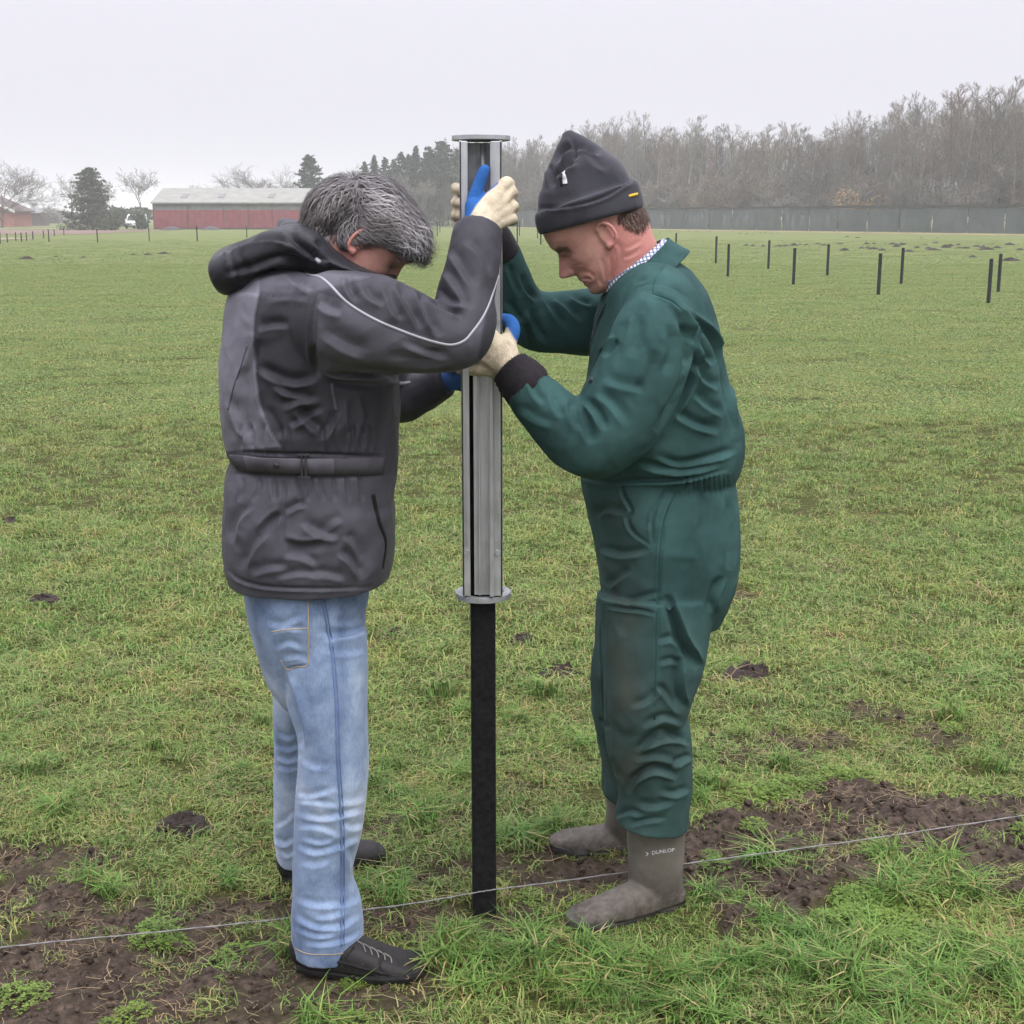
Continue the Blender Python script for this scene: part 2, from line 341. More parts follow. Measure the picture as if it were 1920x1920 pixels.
def grass_layer():
    r = np.random.default_rng(5); PP = []; V = []; S = []; R_ = []
    for y0, y1, dens in ((2.3, 4.2, 1050), (4.2, 7, 620), (7, 11, 260)):
        P = rand_pts(y0, y1, dens, int(y0*10)); m = soil_mask(P); bare = fsin(np.c_[P, np.zeros(len(P))], 6, 31)*.5+.5
        k = r.uniform(size=len(P)) < np.clip(1-m*1.08, .015, 1)*(.72+.28*bare); P = P[k]; m = m[k]
        lush = near_any(P, LUSH); clov = near_any(P, CLOV); u = r.uniform(size=len(P))
        nz = fsin(np.c_[P, np.zeros(len(P))], 4, 33)
        v = np.where(u < .62-.2*nz, r.integers(0, 6, len(P)), r.integers(6, 10, len(P)))
        v = np.where((r.uniform(size=len(P)) < lush*.34) | (r.uniform(size=len(P)) < .008*(P[:, 1] < 4.5)), r.integers(10, 13, len(P)), v)
        v = np.where(r.uniform(size=len(P)) < clov*.45, r.integers(13, 15, len(P)), v)
        v = np.where(r.uniform(size=len(P)) < .03, r.integers(15, 18, len(P)), v)
        ft = near_any(P, FEET) > .45; v = np.where(ft, r.integers(0, 6, len(P)), v)
        s = r.uniform(.75, 1.3, len(P))*np.where(P[:, 1] > 4.2, 1.25, 1)*np.where(ft, .6, 1)
        z = relief(P, soil_mask(P)); PP.append(np.c_[P, z]); V.append(v); S.append(np.c_[s, s, s*r.uniform(.7, 1.25, len(P))]); R_.append(np.c_[r.normal(0, .12, len(P)), r.normal(0, .12, len(P)), r.uniform(0, 6.28, len(P))])
    # straw and single tufts lying on the bare earth
    P = rand_pts(2.3, 4.2, 170, 77); m = soil_mask(P); P = P[m > .4]; n = len(P)
    v = np.where(r.uniform(size=n) < .66, r.integers(15, 18, n), np.where(r.uniform(size=n) < .16, r.integers(13, 15, n), r.integers(0, 10, n)))
    s = r.uniform(.35, 1.0, n); PP.append(np.c_[P, relief(P, soil_mask(P))]); V.append(v); S.append(np.c_[s, s, s]); R_.append(np.c_[np.zeros(n), np.zeros(n), r.uniform(0, 6.28, n)])
    scatter('near_grass', GC, np.vstack(PP), np.vstack(R_), np.vstack(S), np.concatenate(V), 'short tufted winter grass in the foreground of the meadow', 'grass')
    PP = []; V = []; S = []; R_ = []
    for y0, y1, dens in ((10.5, 18, 26), (18, 46, 16), (46, 95, 3.2)):
        P = rand_pts(y0, y1, dens, int(y0*10)); P = P[r.uniform(size=len(P)) < np.clip((100-P[:, 1])/70, 0, 1)]; n = len(P); s = r.uniform(.8, 1.5, n)*(1.3 if y0 > 15 else 1)*(1.7 if y0 > 40 else 1)
        PP.append(np.c_[P, relief(P, np.zeros(n))]); V.append(r.integers(0, 4, n)); S.append(np.c_[s, s, np.ones(n)*r.uniform(.6, 1.1, n)]); R_.append(np.c_[np.zeros(n), np.zeros(n), r.uniform(0, 6.28, n)])
    scatter('far_grass', GP, np.vstack(PP), np.vstack(R_), np.vstack(S), np.concatenate(V), 'even low grass across the middle of the meadow', 'grass')
# crumbs of earth lying on the bare soil
b = NB('crumb_soil', Roughness=.9); b.set('Specular IOR Level', .15); ps = b.pos(); b.set('Base Color', b.mixc(b.rnd(), b.ramp(b.noise(ps, 120, 4), [(.3, (.016, .012, .009)), (.7, (.064, .047, .036))]), (.080, .059, .045))); M['crumb'] = b.m
def crumb(seed):
    bm = bmesh.new(); bmesh.ops.create_icosphere(bm, subdivisions=2, radius=1.); me = bpy.data.meshes.new('soil_crumb'); bm.to_mesh(me); bm.free()
    V = np.zeros(len(me.vertices)*3, dtype=np.float32); me.vertices.foreach_get('co', V); V = V.reshape(-1, 3); V = V*(1+.28*fsin(V, 3.2, seed)[:, None]+.12*fsin(V, 8, seed+1)[:, None]); me.vertices.foreach_set('co', V.astype(np.float32).ravel()); me.materials.append(M['crumb']); return me
def crumbs():
    r = np.random.default_rng(15); P = rand_pts(2.3, 4.6, 2600, 78); m = soil_mask(P); P = P[r.uniform(size=len(P)) < np.clip(m-.25, 0, 1)]; n = len(P); s = .0022+.0150*r.beta(1.0, 4.5, n)
    scatter('soil_crumbs', proto_col('soil_crumb_kind', [crumb(300+i*3) for i in range(4)]), np.c_[P, relief(P, soil_mask(P))+s*.2], r.uniform(0, 6.28, (n, 3)), np.c_[s*r.uniform(.8, 1.5, n), s, s*r.uniform(.6, 1., n)], r.integers(0, 4, n), 'crumbled dark earth strewn along the wire', 'soil')
if 'nograss' not in DEV: grass_layer(); crumbs()
# ------------------------------------------------------------------ trees
simple('bark', (.125, .115, .092), .9, vscale=3, var=.2)
simple('bark_pale', (.26, .245, .20), .9, vscale=3, var=.2)
simple('twig_brown', (.185, .150, .112), .95, vscale=2, var=.22)
simple('twig_grey', (.19, .178, .148), .95, vscale=2, var=.22)
simple('twig_dark', (.115, .10, .078), .95, vscale=2, var=.22); simple('twig_red', (.20, .145, .11), .95, vscale=2, var=.22); simple('twig_olive', (.18, .175, .125), .95, vscale=2, var=.22)
simple('needle_dark', (.040, .062, .034), .8, vscale=2.5, var=.3)
simple('needle_soft', (.062, .078, .042), .8, vscale=2.5, var=.3)
simple('bush_green', (.07, .085, .04), .85, vscale=3, var=.3)
simple('dry_leaf', (.26, .175, .085), .9, vscale=3, var=.25)
def branches(seed, H, spread, levels=5, trunk_h=.22, r0=.16, up=.35, fork=(3, 5), twig=.012, low=0):
    """segments of a bare tree: list of (p, q, rp, rq, level)"""
    r = np.random.default_rng(seed); S = []
    def grow(p, d, L, rad, lev):
        n = 3 if lev < 2 else 2; pts = [p]; q = p.copy(); dd = d.copy()
        for i in range(n):
            dd = dd+r.normal(0, .10+.05*lev, 3); dd[2] += up*.10*(lev > 0); dd /= np.linalg.norm(dd)
            q2 = q+dd*L/n; ra = rad*(1-.42*i/n); rb = rad*(1-.42*(i+1)/n); S.append((q, q2, ra, rb, lev)); q = q2; pts.append(q)
        if lev >= levels: return
        nb = r.integers(*fork)+(1 if lev in (1, 2, 3) else 0)+(low if lev == 0 else 0)
        for k in range(nb):
            t = r.uniform(.35 if lev or not low else .2, 1.) if k else 1.; j = min(int(t*n), n-1); b0 = pts[j]+(pts[j+1]-pts[j])*(t*n-j)
            side = r.normal(size=3); side -= dd*(side@dd); side /= np.linalg.norm(side)
            nd = dd*r.uniform(.55, 1.0)+side*r.uniform(.35, 1.0)*spread; nd[2] += up*.5; nd /= np.linalg.norm(nd)
            grow(b0, nd, L*r.uniform(.55, .85), max(rad*r.uniform(.42, .66), twig), lev+1)
    d0 = np.array([r.normal(0, .04), r.normal(0, .04), 1.])
    grow(np.zeros(3), d0, H*trunk_h*1.6, r0, 0)
    zmax = max(s[1][2] for s in S); k = H/zmax
    return [(a*k, b_*k, ra, rb, lv) for a, b_, ra, rb, lv in S]
def forest_tree(seed, H, lo=.3, nb=26, levels=5, reach=.2, rise=.9, r0=.19, twig=.018):
    """a tree drawn up in a stand: one straight stem to the top with steep side branches"""
    r = np.random.default_rng(seed); S = []; n = 11; stem = [np.zeros(3)]; d = np.array([r.normal(0, .03), r.normal(0, .03), 1.])
    for i in range(n): d = d+r.normal(0, .03, 3)*np.array([1, 1, 0]); stem.append(stem[-1]+d/np.linalg.norm(d)*H/n)
    rad = lambda t: r0*(1-t)**.8+.025
    for i in range(n): S.append((stem[i], stem[i+1], rad(i/n), rad((i+1)/n), 0 if i < 8 else 1))
    def grow(p, d, L, ra, lev):
        pts = [p]; q = p
        for i in range(2):
            d = d+r.normal(0, .14, 3); d[2] += .10; d = d/np.linalg.norm(d); q2 = q+d*L/2; S.append((q, q2, ra*(1-.25*i), ra*(.75-.2*i), lev)); q = q2; pts.append(q)
        if lev >= levels: return
        for k in range(r.integers(3, 5)):
            t = r.uniform(.3, 1.) if k else 1.; j = min(int(t*2), 1); b0 = pts[j]+(pts[j+1]-pts[j])*(t*2-j); sd = r.normal(size=3); sd -= d*(sd@d); sd /= np.linalg.norm(sd)
            nd = d+sd*r.uniform(.4, .9); nd[2] += .15; grow(b0, nd/np.linalg.norm(nd), L*r.uniform(.5, .75), max(ra*.55, twig), lev+1)
    for k in range(nb):
        t = lo+(.985-lo)*(k+r.uniform())/nb; u = t*n; i = min(int(u), n-1); p = stem[i]+(stem[i+1]-stem[i])*(u-i); a = r.uniform(0, 6.283)
        nd = np.array([math.cos(a), math.sin(a), rise*r.uniform(.7, 1.5)]); grow(p, nd/np.linalg.norm(nd), H*reach*(1.05-t)**.55*r.uniform(.6, 1.2), max(rad(t)*.4, .03), 2)
    return seg_mesh('trunk', [s for s in S if s[4] <= 1], 6), seg_mesh('crown', [s for s in S if s[4] > 1], 3)
def seg_mesh(name, segs, n=3):
    if not segs: segs = [(np.zeros(3), np.array([0, 0, .1]), .01, .01, 0)]
    A = np.array([s[0] for s in segs]); B = np.array([s[1] for s in segs]); ra = np.array([s[2] for s in segs]); rb = np.array([s[3] for s in segs])
    T = B-A; T /= np.linalg.norm(T, axis=1)[:, None]+1e-9; ref = np.where(np.abs(T[:, 2:3]) < .9, [[0, 0, 1.]], [[1., 0, 0]])
    U = np.cross(T, ref); U /= np.linalg.norm(U, axis=1)[:, None]; W = np.cross(T, U); V = []
    for P, R in ((A, ra), (B, rb)):
        for k in range(n):
            q = 2*math.pi*k/n; V.append(P+R[:, None]*(math.cos(q)*U+math.sin(q)*W))
    V = np.stack(V, 1).reshape(-1, 3); base = np.arange(len(segs))*2*n
    F = np.concatenate([np.c_[base+k, base+(k+1) % n, base+n+(k+1) % n, base+n+k] for k in range(n)])
    return mesh_np(name, V, F)
def bare_kind(seed, H, spread, levels=5, **kw):
    S = branches(seed, H, spread, levels, **kw)
    return seg_mesh('trunk', [s for s in S if s[4] <= 1], 6), seg_mesh('crown', [s for s in S if s[4] > 1], 3)
def leaf_quads(C, N, size, r):
    n = len(C); a = r.normal(size=(n, 3)); a /= np.linalg.norm(a, axis=1)[:, None]; b_ = np.cross(a, N); b_ /= np.linalg.norm(b_, axis=1)[:, None]+1e-9
    s = size*r.uniform(.5, 1.3, (n, 1)); V = np.stack([C-a*s-b_*s*.4, C+a*s*.3-b_*s*.5, C+a*s, C+b_*s*.5], 1).reshape(-1, 3)
    return V, np.arange(4*n).reshape(-1, 4)
def conifer_kind(seed, H, R, n=5200, shape=1.0, base=.06, leaf=.22):
    r = np.random.default_rng(seed); C = []; N = []; S = [(np.zeros(3), np.array([0, 0, H*.97]), H*.018, .02, 0)]
    nb = 150
    for i in range(nb):
        t = base+(1-base)*(i/nb)**.9; z = H*t; L = R*(1-t)**shape*r.uniform(.45, 1.25)*(1+.15*math.sin(i*2.4))+.12; a = i*2.39996+r.normal(0, .3)
        d = np.array([math.cos(a), math.sin(a), r.uniform(-.18, .25)]); p = np.array([0, 0, z]); S.append((p, p+d*L*.9, .03, .01, 2))
        m = max(6, int(n/nb*(1.6-1.2*t))); u = r.uniform(.1, 1, m)**.7
        C.append(p+d*L*u[:, None]+r.normal(size=(m, 3))*np.array([.13, .13, .10])*(.5+L*.5)*(1.15-u[:, None]*.6)); N.append(np.tile(d, (m, 1)))
    V, F = leaf_quads(np.vstack(C), np.vstack(N)+r.normal(0, .5, (sum(map(len, N)), 3)), leaf, r)
    return seg_mesh('trunk', S, 5), mesh_np('crown', V, F, False)
def bush_kind(seed, W, H, n=2600, leaf=.16, blobs=9):
    r = np.random.default_rng(seed); C = []
    for k in range(blobs):
        a = r.uniform(0, 6.28); rad = W*.5*r.uniform(0, .75); c = np.array([rad*math.cos(a), rad*math.sin(a), H*r.uniform(.25, .75)])
        q = r.normal(size=(n//blobs, 3)); q /= np.linalg.norm(q, axis=1)[:, None]; q *= r.uniform(.6, 1.05, (len(q), 1)); C.append(c+q*np.array([W*.22, W*.22, H*.27]))
    C = np.vstack(C); C[:, 2] = np.abs(C[:, 2]); V, F = leaf_quads(C, r.normal(size=C.shape), leaf, r)
    S = [(np.zeros(3), np.array([0, 0, H*.4]), .08, .05, 0)]+[(np.array([0, 0, H*.2]), C[i], .03, .01, 1) for i in r.integers(0, len(C), 14)]
    return seg_mesh('trunk', S, 4), mesh_np('crown', V, F, False)
def far_z(x, y): return 0.
def plant(kind, mats, px, d, scale, name, label, cat='tree', group=None, rz=0., wide=1.):
    p = at(px, 405, d); e = empty(name, (p[0], d, far_z(p[0], d)), rz, label=label, category=cat)
    if group: e['group'] = group
    e.scale = (scale*wide, scale*wide, scale)
    for me, nm, m in zip(kind, ('trunk', 'crown'), mats):
        o = bpy.data.objects.new(nm, me); COL.objects.link(o); o.parent = e
        if not me.materials: me.materials.append(None)
        o.material_slots[0].link = 'OBJECT'; o.material_slots[0].material = M[m]
    return e
def h_at(py, d): return at(960, py, d)[2]
if 'nobg' not in DEV:
    wood = [forest_tree(100+i, 16, lo, nb, 5, rc, rs) for i, (lo, nb, rc, rs) in enumerate(((.32, 24, .20, 1.0), (.25, 26, .22, .9), (.42, 22, .19, 1.1), (.36, 22, .23, .8), (.5, 20, .20, 1.0)))]
    bushy = [bare_kind(170+i, 16, sp, 5, trunk_h=th, r0=.18, up=.4, fork=(3, 5), twig=.019, low=2) for i, (sp, th) in enumerate(((.72, .26), (.85, .24), (.78, .3)))]
    TOP = [(700, 300), (760, 290), (860, 268), (900, 258), (960, 258), (1000, 262), (1050, 256), (1090, 232), (1150, 222), (1230, 226), (1260, 240), (1310, 232), (1370, 240), (1410, 250), (1440, 244), (1475, 240),
           (1505, 260), (1540, 245), (1565, 225), (1600, 210), (1640, 203), (1700, 194), (1750, 184), (1800, 165), (1850, 160), (1920, 166), (2100, 150)]
    tx, ty = zip(*TOP); r = np.random.default_rng(12)
    def wood_d(px): return np.interp(px, [700, 960, 1300, 1920, 2100], [250, 222, 185, 140, 130])
    GRP = 'bare trees of the wood behind the mesh fence'
    for row, (off, fac, step) in enumerate(((0, .88, 30), (7, 1., 24), (15, .98, 22), (24, .93, 30))):
        px = 790 + row*9
        while px < 2060:
            d = wood_d(px)+off+r.uniform(-3, 3); top = np.interp(px, tx, ty)+r.normal(0, 5)
            H = h_at(top, d)*fac*r.uniform(.9, 1.04); k = int(r.integers(0, 5))
            plant(wood[k] if row < 2 or r.uniform() < .25 else bushy[k % 3], ('bark_pale' if r.uniform() < .45 else 'bark', str(r.choice(['twig_brown', 'twig_grey', 'twig_dark', 'twig_red', 'twig_olive'], p=[.3, .25, .2, .1, .15] if px > 1150 else [.15, .42, .2, .05, .18]))), px, d, H/16, 'bare_tree',
                  'leafless tree among many in the grey-brown wood behind the field', 'tree', GRP, r.uniform(0, 6.28), r.uniform(.75, 1.05))
            px += step*r.uniform(.6, 1.5)*140/wood_d(px)
    # scrub under the wood
    scrub = [bare_kind(150+i, 4, 1.1, 4, trunk_h=.12, r0=.05, up=.5, fork=(4, 6), twig=.014) for i in range(3)]
    px = 800
    while px < 2040:
        plant(scrub[int(r.integers(0, 3))], ('bark', 'twig_grey' if r.uniform() < .5 else 'twig_brown'), px, wood_d(px)-3+r.uniform(-2, 9), r.uniform(1.0, 2.1), 'bare_shrub', 'low leafless shrub under the trees of the wood', 'shrub', 'shrubs under the wood', r.uniform(0, 6), r.uniform(1, 1.6))
        px += r.uniform(6, 17)
    plant(bush_kind(161, 5.5, 3.6, 1500, .15), ('bark', 'dry_leaf'), 1612, 158, 1.25, 'dry_bush', 'straw-coloured dry bush above the green mesh fence', 'bush')
    # conifers and trees behind the left man's head
    con = [conifer_kind(200+i, 12, rr, 5200, sh, .04) for i, (rr, sh) in enumerate(((4.2, .8), (5.0, .7), (3.6, .9)))]
    pine = [conifer_kind(210+i, 12, rr, 6500, .5, .1, .26) for i, rr in enumerate((4.4, 5.0))]
    for px, top, d, k, lab in ((686, 304, 205, 0, 'leftmost of the three pointed dark firs behind the grey-haired man'), (704, 292, 207, 2, 'middle of the three pointed dark firs behind the grey-haired man'), (724, 296, 205, 0, 'rightmost of the three pointed dark firs behind the grey-haired man'),
                               (754, 286, 210, 1, 'dark fir left of the tall pair at the wood edge'), (782, 274, 212, 2, 'narrow dark fir beside the broadest evergreen'), (768, 290, 220, 1, 'dark fir half hidden between two taller ones'), (740, 300, 218, 0, 'low dark fir right of the three firs'), (858, 280, 218, 1, 'dark fir behind the left side of the driver')):
        plant(con[k], ('bark', 'needle_dark'), px, d, h_at(top, d)/12, 'fir_tree', lab, 'tree', 'firs at the wood edge', px*.7)
    for px, top, d, w, lab in ((830, 266, 214, 1.0, 'broad dark evergreen left of the post driver top'), (582, 291, 196, 1.0, 'rounded dark pine rising behind the barn roof'), (806, 276, 216, .7, 'dark evergreen tucked behind the broadest one')):
        plant(pine[int(px) % 2], ('bark', 'needle_dark'), px, d, h_at(top, d)/12, 'pine_tree', lab, 'tree', None, px*.3, w)
    plant(conifer_kind(220, 8, 3.3, 7500, .42, .0, .2), ('bark', 'needle_soft'), 172, 158, h_at(315, 158)/8, 'cypress_tree', 'big grey-green conifer standing alone left of the white van', 'tree', None, .4, 1.12)
    plant(bush_kind(222, 3, 1.8, 1500), ('bark', 'bush_green'), 205, 152, 1.0, 'evergreen_bush', 'dark bush at the foot of the lone conifer', 'bush')
    plant(bush_kind(224, 9, 3.0, 3200, .3), ('bark', 'bush_green'), 238, 205, 1.0, 'hedge_bush', 'grey-green hedge right behind the white van', 'bush')
    plant(bush_kind(223, 2.4, 2.2, 1500), ('bark', 'bush_green'), 262, 166, 1.0, 'evergreen_bush', 'grey-green bush between the white van and barn', 'bush')
    bare = [bare_kind(230+i, 10, sp, 6, trunk_h=th, r0=.16, up=.3, fork=(2, 4), twig=.026) for i, (sp, th) in enumerate(((.8, .2), (1.0, .12), (.7, .28)))]
    for px, top, d, k, w, lab in ((268, 311, 175, 2, .8, 'slender leafless tree with forked trunk left of the barn'), (2, 296, 185, 1, 1.5, 'big leafless tree cut by the left edge of the photo'),
                                  (138, 325, 172, 0, .9, 'thin leafless tree behind the lone conifer, left side'), (200, 332, 170, 0, .8, 'thin leafless tree behind the lone conifer, right side'), (366, 342, 215, 1, .9, 'small leafless treetop showing above the barn roof'),
                                  (430, 324, 225, 1, 1.2, 'pale leafless tree behind the middle of the barn roof'), (500, 303, 235, 1, 1.4, 'broad pale leafless tree behind the barn, left of the pine'), (535, 306, 238, 0, 1.2, 'pale leafless tree touching the rounded pine'),
                                  (640, 304, 235, 1, 1.2, 'pale leafless tree between the pine and the firs'), (660, 310, 232, 0, 1.2, 'pale leafless tree just left of the three firs'), (745, 320, 195, 1, 1.0, 'light-barked leafless tree in front of the firs'), (790, 330, 192, 2, 1.1, 'light-barked leafless tree beside the driver'),
                                  (770, 335, 190, 0, 1.1, 'low leafless tree at the foot of the firs'), (720, 340, 196, 1, 1.2, 'leafless tree below the three firs'), (835, 322, 195, 1, 1.1, 'leafless tree below the broad evergreen')):
        kd, hk = (bushy[(int(px) % 3)], 16) if ('pale' in lab or 'big' in lab or 'low leafless' in lab or 'below' in lab) else (bare[k], 10)
        plant(kd, ('bark_pale' if 'light' in lab else 'bark', 'twig_dark' if hk == 16 else 'twig_grey'), px, d, h_at(top, d)/hk, 'bare_tree', lab, 'tree', None, px*.37, w*(1.15 if hk == 16 else 1))
    for i, (px, top, d, w) in enumerate(((60, 370, 300, 1.4), (92, 376, 310, 1.5), (118, 392, 320, 1.6), (40, 380, 290, 1.2), (226, 405, 330, 2.2))):
        plant(bushy[i % 3], ('bark', 'twig_dark'), px, d, max(.22, h_at(top, d)/16), 'bare_tree', ['hazy round tree right of the farmhouse', 'hazy spreading tree halfway to the lone conifer', 'hazy low tree left of the lone conifer', 'hazy tree just behind the farmhouse', 'faint low trees far behind the white van'][i], 'tree', None, i*1.3, w)
        plant(bush_kind(240+i, 7, 3.2, 1400, .3), ('bark', 'twig_grey'), px+6, d-14, max(.6, 1.0 if i < 4 else .7), 'hedge_bush', ['grey bush by the farmhouse wall', 'grey bush in the hazy hedge', 'rightmost grey bush of the hazy hedge', 'grey bush beneath the hazy tree', 'faint bush behind the van'][i], 'bush', None, i, 1.2)

    # ---------------------------------------------------------------- barn
    simple('barn_red', (.22, .045, .055), .75, vscale=1.5, var=.12)
    simple('barn_grey', (.17, .18, .17), .8, vscale=1.2)
    simple('barn_roof', (.245, .245, .22), .85, vscale=.9, var=.08)
    simple('dark_frame', (.06, .055, .055), .8); simple('skylight', (.17, .17, .17), .6)
    D = 166.; x0 = at(287, 405, D)[0]; x1 = at(612, 405, D)[0]; zr = h_at(353, D+6)-.1; ze = h_at(381, D); W_ = x1-x0
    barn = empty('barn', (x0, D, 0), 0, label='long low barn with red doors and a pale roof', category='barn')
    mb = MB(); mb.box((W_/2, 6.05, ze/2), (W_-.1, 11.9, ze)); mb.prism([(.05, .1, ze), (.05, 12, ze), (.05, 6.05, zr-.1)], (W_-.1, 0, 0)); mb.build('wall', M['barn_grey'], barn)
    for s in (-1, 1):
        rf = MB(); yb = -.25 if s < 0 else 12.35; rf.prism([(-.15, yb, ze-.05), (-.15, yb, ze+.1), (-.15, 6.05, zr+.12), (-.15, 6.05, zr)], (W_+.3, 0, 0)); ro = rf.build('roof_slope', M['barn_roof'], barn)
        if s < 0:
            for fx in (.145, .36, .65, .89):
                sl = MB(); y0, y1 = 1.6, 3.4; zz = lambda y: ze+.1+(y+.25)/6.3*(zr+.02-ze)
                sl.prism([(W_*fx, y0, zz(y0)+.02), (W_*fx+.75, y0, zz(y0)+.02), (W_*fx+.75, y1, zz(y1)+.02), (W_*fx, y1, zz(y1)+.02)], (0, 0, .04)); sl.build('skylight', M['skylight'], ro)
    zd = ze*.72; edges = [287, 352, 420, 466, 511, 573, 612]
    for a_, b_ in zip(edges[:-1], edges[1:]):
        xa, xb = (a_-287)/325*W_+.1, (b_-287)/325*W_-.08; dm = MB(); dm.box(((xa+xb)/2, -.02, zd/2+.1), (xb-xa, .1, zd-.1)); do = dm.build('sliding_door', M['barn_red'], barn)
        for k in range(1, 6):
            rb = MB(); rb.box((xa+(xb-xa)*k/6, -.09, zd/2+.1), (.06, .04, zd-.2)); rb.build('rib', M['barn_red'], do)
    for a_ in edges:
        pm = MB(); pm.box(((a_-287)/325*W_*.995+.05, -.05, ze/2-.03), (.07, .12, ze-.1)); pm.build('post', M['barn_red'], barn)
    mb = MB(); mb.box((W_/2, -.16, ze+.0), (W_+.3, .1, .1)); mb.build('gutter', M['dark_frame'], barn)
    for px_, lab in ((320, 'left dark heap of feed before the barn'), (394, 'right dark heap of feed before the barn')):
        r_ = np.random.default_rng(px_); u, v = np.meshgrid(np.linspace(0, 6.283, 19)[:-1], np.linspace(0, 1, 7)); q = np.c_[(np.cos(u)*v).ravel(), (np.sin(u)*v).ravel()]
        V = np.c_[q[:, 0]*1.2, q[:, 1]*.8, (1-(q**2).sum(1))*.42+r_.normal(0, .03, len(q))]; Fq = [(j*18+i, j*18+(i+1) % 18, (j+1)*18+(i+1) % 18, (j+1)*18+i) for j in range(6) for i in range(18)]
        p = at(px_, 405, 158); new_obj('feed_heap', mesh_np('feed_heap', V, Fq), M['dark_frame'], label=lab, category='heap').location = (p[0], 158, 0)
    # ---------------------------------------------------------------- farmhouse at the left edge
    simple('brick_red', (.30, .115, .085), .9, vscale=2); simple('white_paint', (.78, .78, .78), .5, var=.02); simple('roof_dark', (.10, .075, .07), .85); simple('window_dark', (.04, .045, .05), .15, spec=.5)
    D = 205.; xh = at(24, 405, D)[0]; hz = h_at(370, D)
    fh = empty('farmhouse', (xh-10, D, 0), 0, label='red brick farmhouse with white gable boards at the left edge', category='house')
    mb = MB(); mb.box((5, 4, 1.25), (10, 8, 2.5)); mb.prism([(0, .0, 2.5), (10, .0, 2.5), (5, .0, hz+.2)], (0, 8, 0)); mb.build('wall', M['brick_red'], fh)
    for s in (-1, 1):
        mb = MB(); dx = 5+s*5.5; mb.prism([(5, -.4, hz+.25), (dx, -.4, 2.15), (dx, -.4, 2.35), (5, -.4, hz+.45)], (0, 8.8, 0)); ro = mb.build('roof_slope', M['roof_dark'], fh)
        mb = MB(); mb.prism([(5, -.62, hz+.15), (dx, -.62, 2.05), (dx, -.62, 2.42), (5, -.62, hz+.52)], (0, .15, 0)); mb.build('barge_board', M['white_paint'], ro)
    for wx in (2.2, 6.6):
        mb = MB(); mb.box((wx+.6, -.03, 1.4), (1.3, .1, 1.3)); wf = mb.build('window', M['white_paint'], fh); mb = MB(); mb.box((wx+.6, -.1, 1.4), (1.1, .06, 1.1)); mb.build('pane', M['window_dark'], wf)
    D = 225.; p = at(44, 405, D)
    sh = empty('farm_shed', (p[0]-1, D, 0), 0, label='low dark shed to the right of the farmhouse', category='shed')
    mb = MB(); mb.box((1.5, 2, 1.0), (4.6, 4, 2.0)); mb.build('wall', M['roof_dark'], sh); mb = MB(); mb.prism([(-1, -.3, 2.0), (4, -.3, 2.0), (4, 2, 2.7), (-1, 2, 2.7)], (0, 0, .12)); mb.build('roof', M['barn_grey'], sh)
    # track in front of the farmhouse
    simple('sand', (.22, .185, .12), .95, vscale=.5); simple('tilled', (.17, .11, .09), .95, vscale=.5)
    for nm, y0, y1, xa, xb, m in (('sand_track', 88, 100, -60, -34, 'sand'), ('brown_plot', 120, 155, -78, -38, 'tilled'), ('farm_road', 170, 178, -95, -20, 'sand')):
        nx = 30; X = np.linspace(xa, xb, nx); r_ = np.random.default_rng(int(y0)); V = np.vstack([np.c_[X, y0+r_.normal(0, .6, nx), np.full(nx, .03)], np.c_[X, y1+r_.normal(0, .6, nx), np.full(nx, .03)]])
        new_obj(nm, mesh_np(nm, V, [(i, i+1, nx+i+1, nx+i) for i in range(nx-1)]), M[m], kind='structure')

    # ---------------------------------------------------------------- small white van, seen from the front
    simple('van_white', (.80, .80, .80), .3, spec=.5, var=.01); simple('tyre', (.02, .02, .02), .9); simple('lamp_glass', (.6, .6, .58), .15, spec=.6); simple('grille_dark', (.03, .03, .03), .5)
    D = 172.; p = at(243, 405, D); van = empty('white_van', (p[0], D, .06), -.12, label='small white van parked between the lone conifer and barn', category='van')
    mb = MB(); prof = [(0, .25), (-.02, .62), (.12, .78), (.72, .92), (1.15, 1.62), (1.5, 1.74), (3.6, 1.74), (3.75, 1.6), (3.78, .3), (3.6, .22)]
    mb.prism([(-.78, y, z) for y, z in prof], (1.56, 0, 0)); mb.build('body', M['van_white'], van, bevel=.05)
    mb = MB(); mb.prism([(-.66, .735, .98), (.66, .735, .98), (.6, 1.10, 1.55), (-.6, 1.10, 1.55)], (0, -.03, .02)); mb.build('windscreen', M['window_dark'], van)
    for s in (-1, 1):
        mb = MB(); mb.box((s*.58, .01, .66), (.3, .12, .16)); mb.build('headlight', M['lamp_glass'], van, bevel=.02)
        for yy in (.65, 3.05):
            mb = MB(); mb.tube([(s*.66, yy, .26), (s*.82, yy, .26)], .31, 16); mb.build('wheel', M['tyre'], van)
        mb = MB(); mb.box((s*.9, .85, 1.05), (.16, .1, .2)); mb.build('mirror', M['van_white'], van, bevel=.02)
    mb = MB(); mb.box((0, -.03, .55), (.5, .06, .16)); mb.build('grille', M['grille_dark'], van); mb = MB(); mb.box((0, -.05, .3), (1.4, .14, .14)); mb.build('bumper', M['grille_dark'], van)

    # ---------------------------------------------------------------- fence posts in the field
    simple('post_black', (.020, .021, .022), .75, vscale=20)
    def post_mesh(w):
        mb = MB(); mb.box((0, 0, .26), (w, w, 1.24)); me = bpy.data.meshes.new('post'); me.from_pydata(mb.v, [], mb.f)
        bm = bmesh.new(); bm.from_mesh(me); bmesh.ops.recalc_face_normals(bm, faces=bm.faces); bmesh.ops.bevel(bm, geom=bm.edges[:], offset=.006, segments=1, affect='EDGES'); bm.to_mesh(me); bm.free(); me.materials.append(M['post_black']); return me
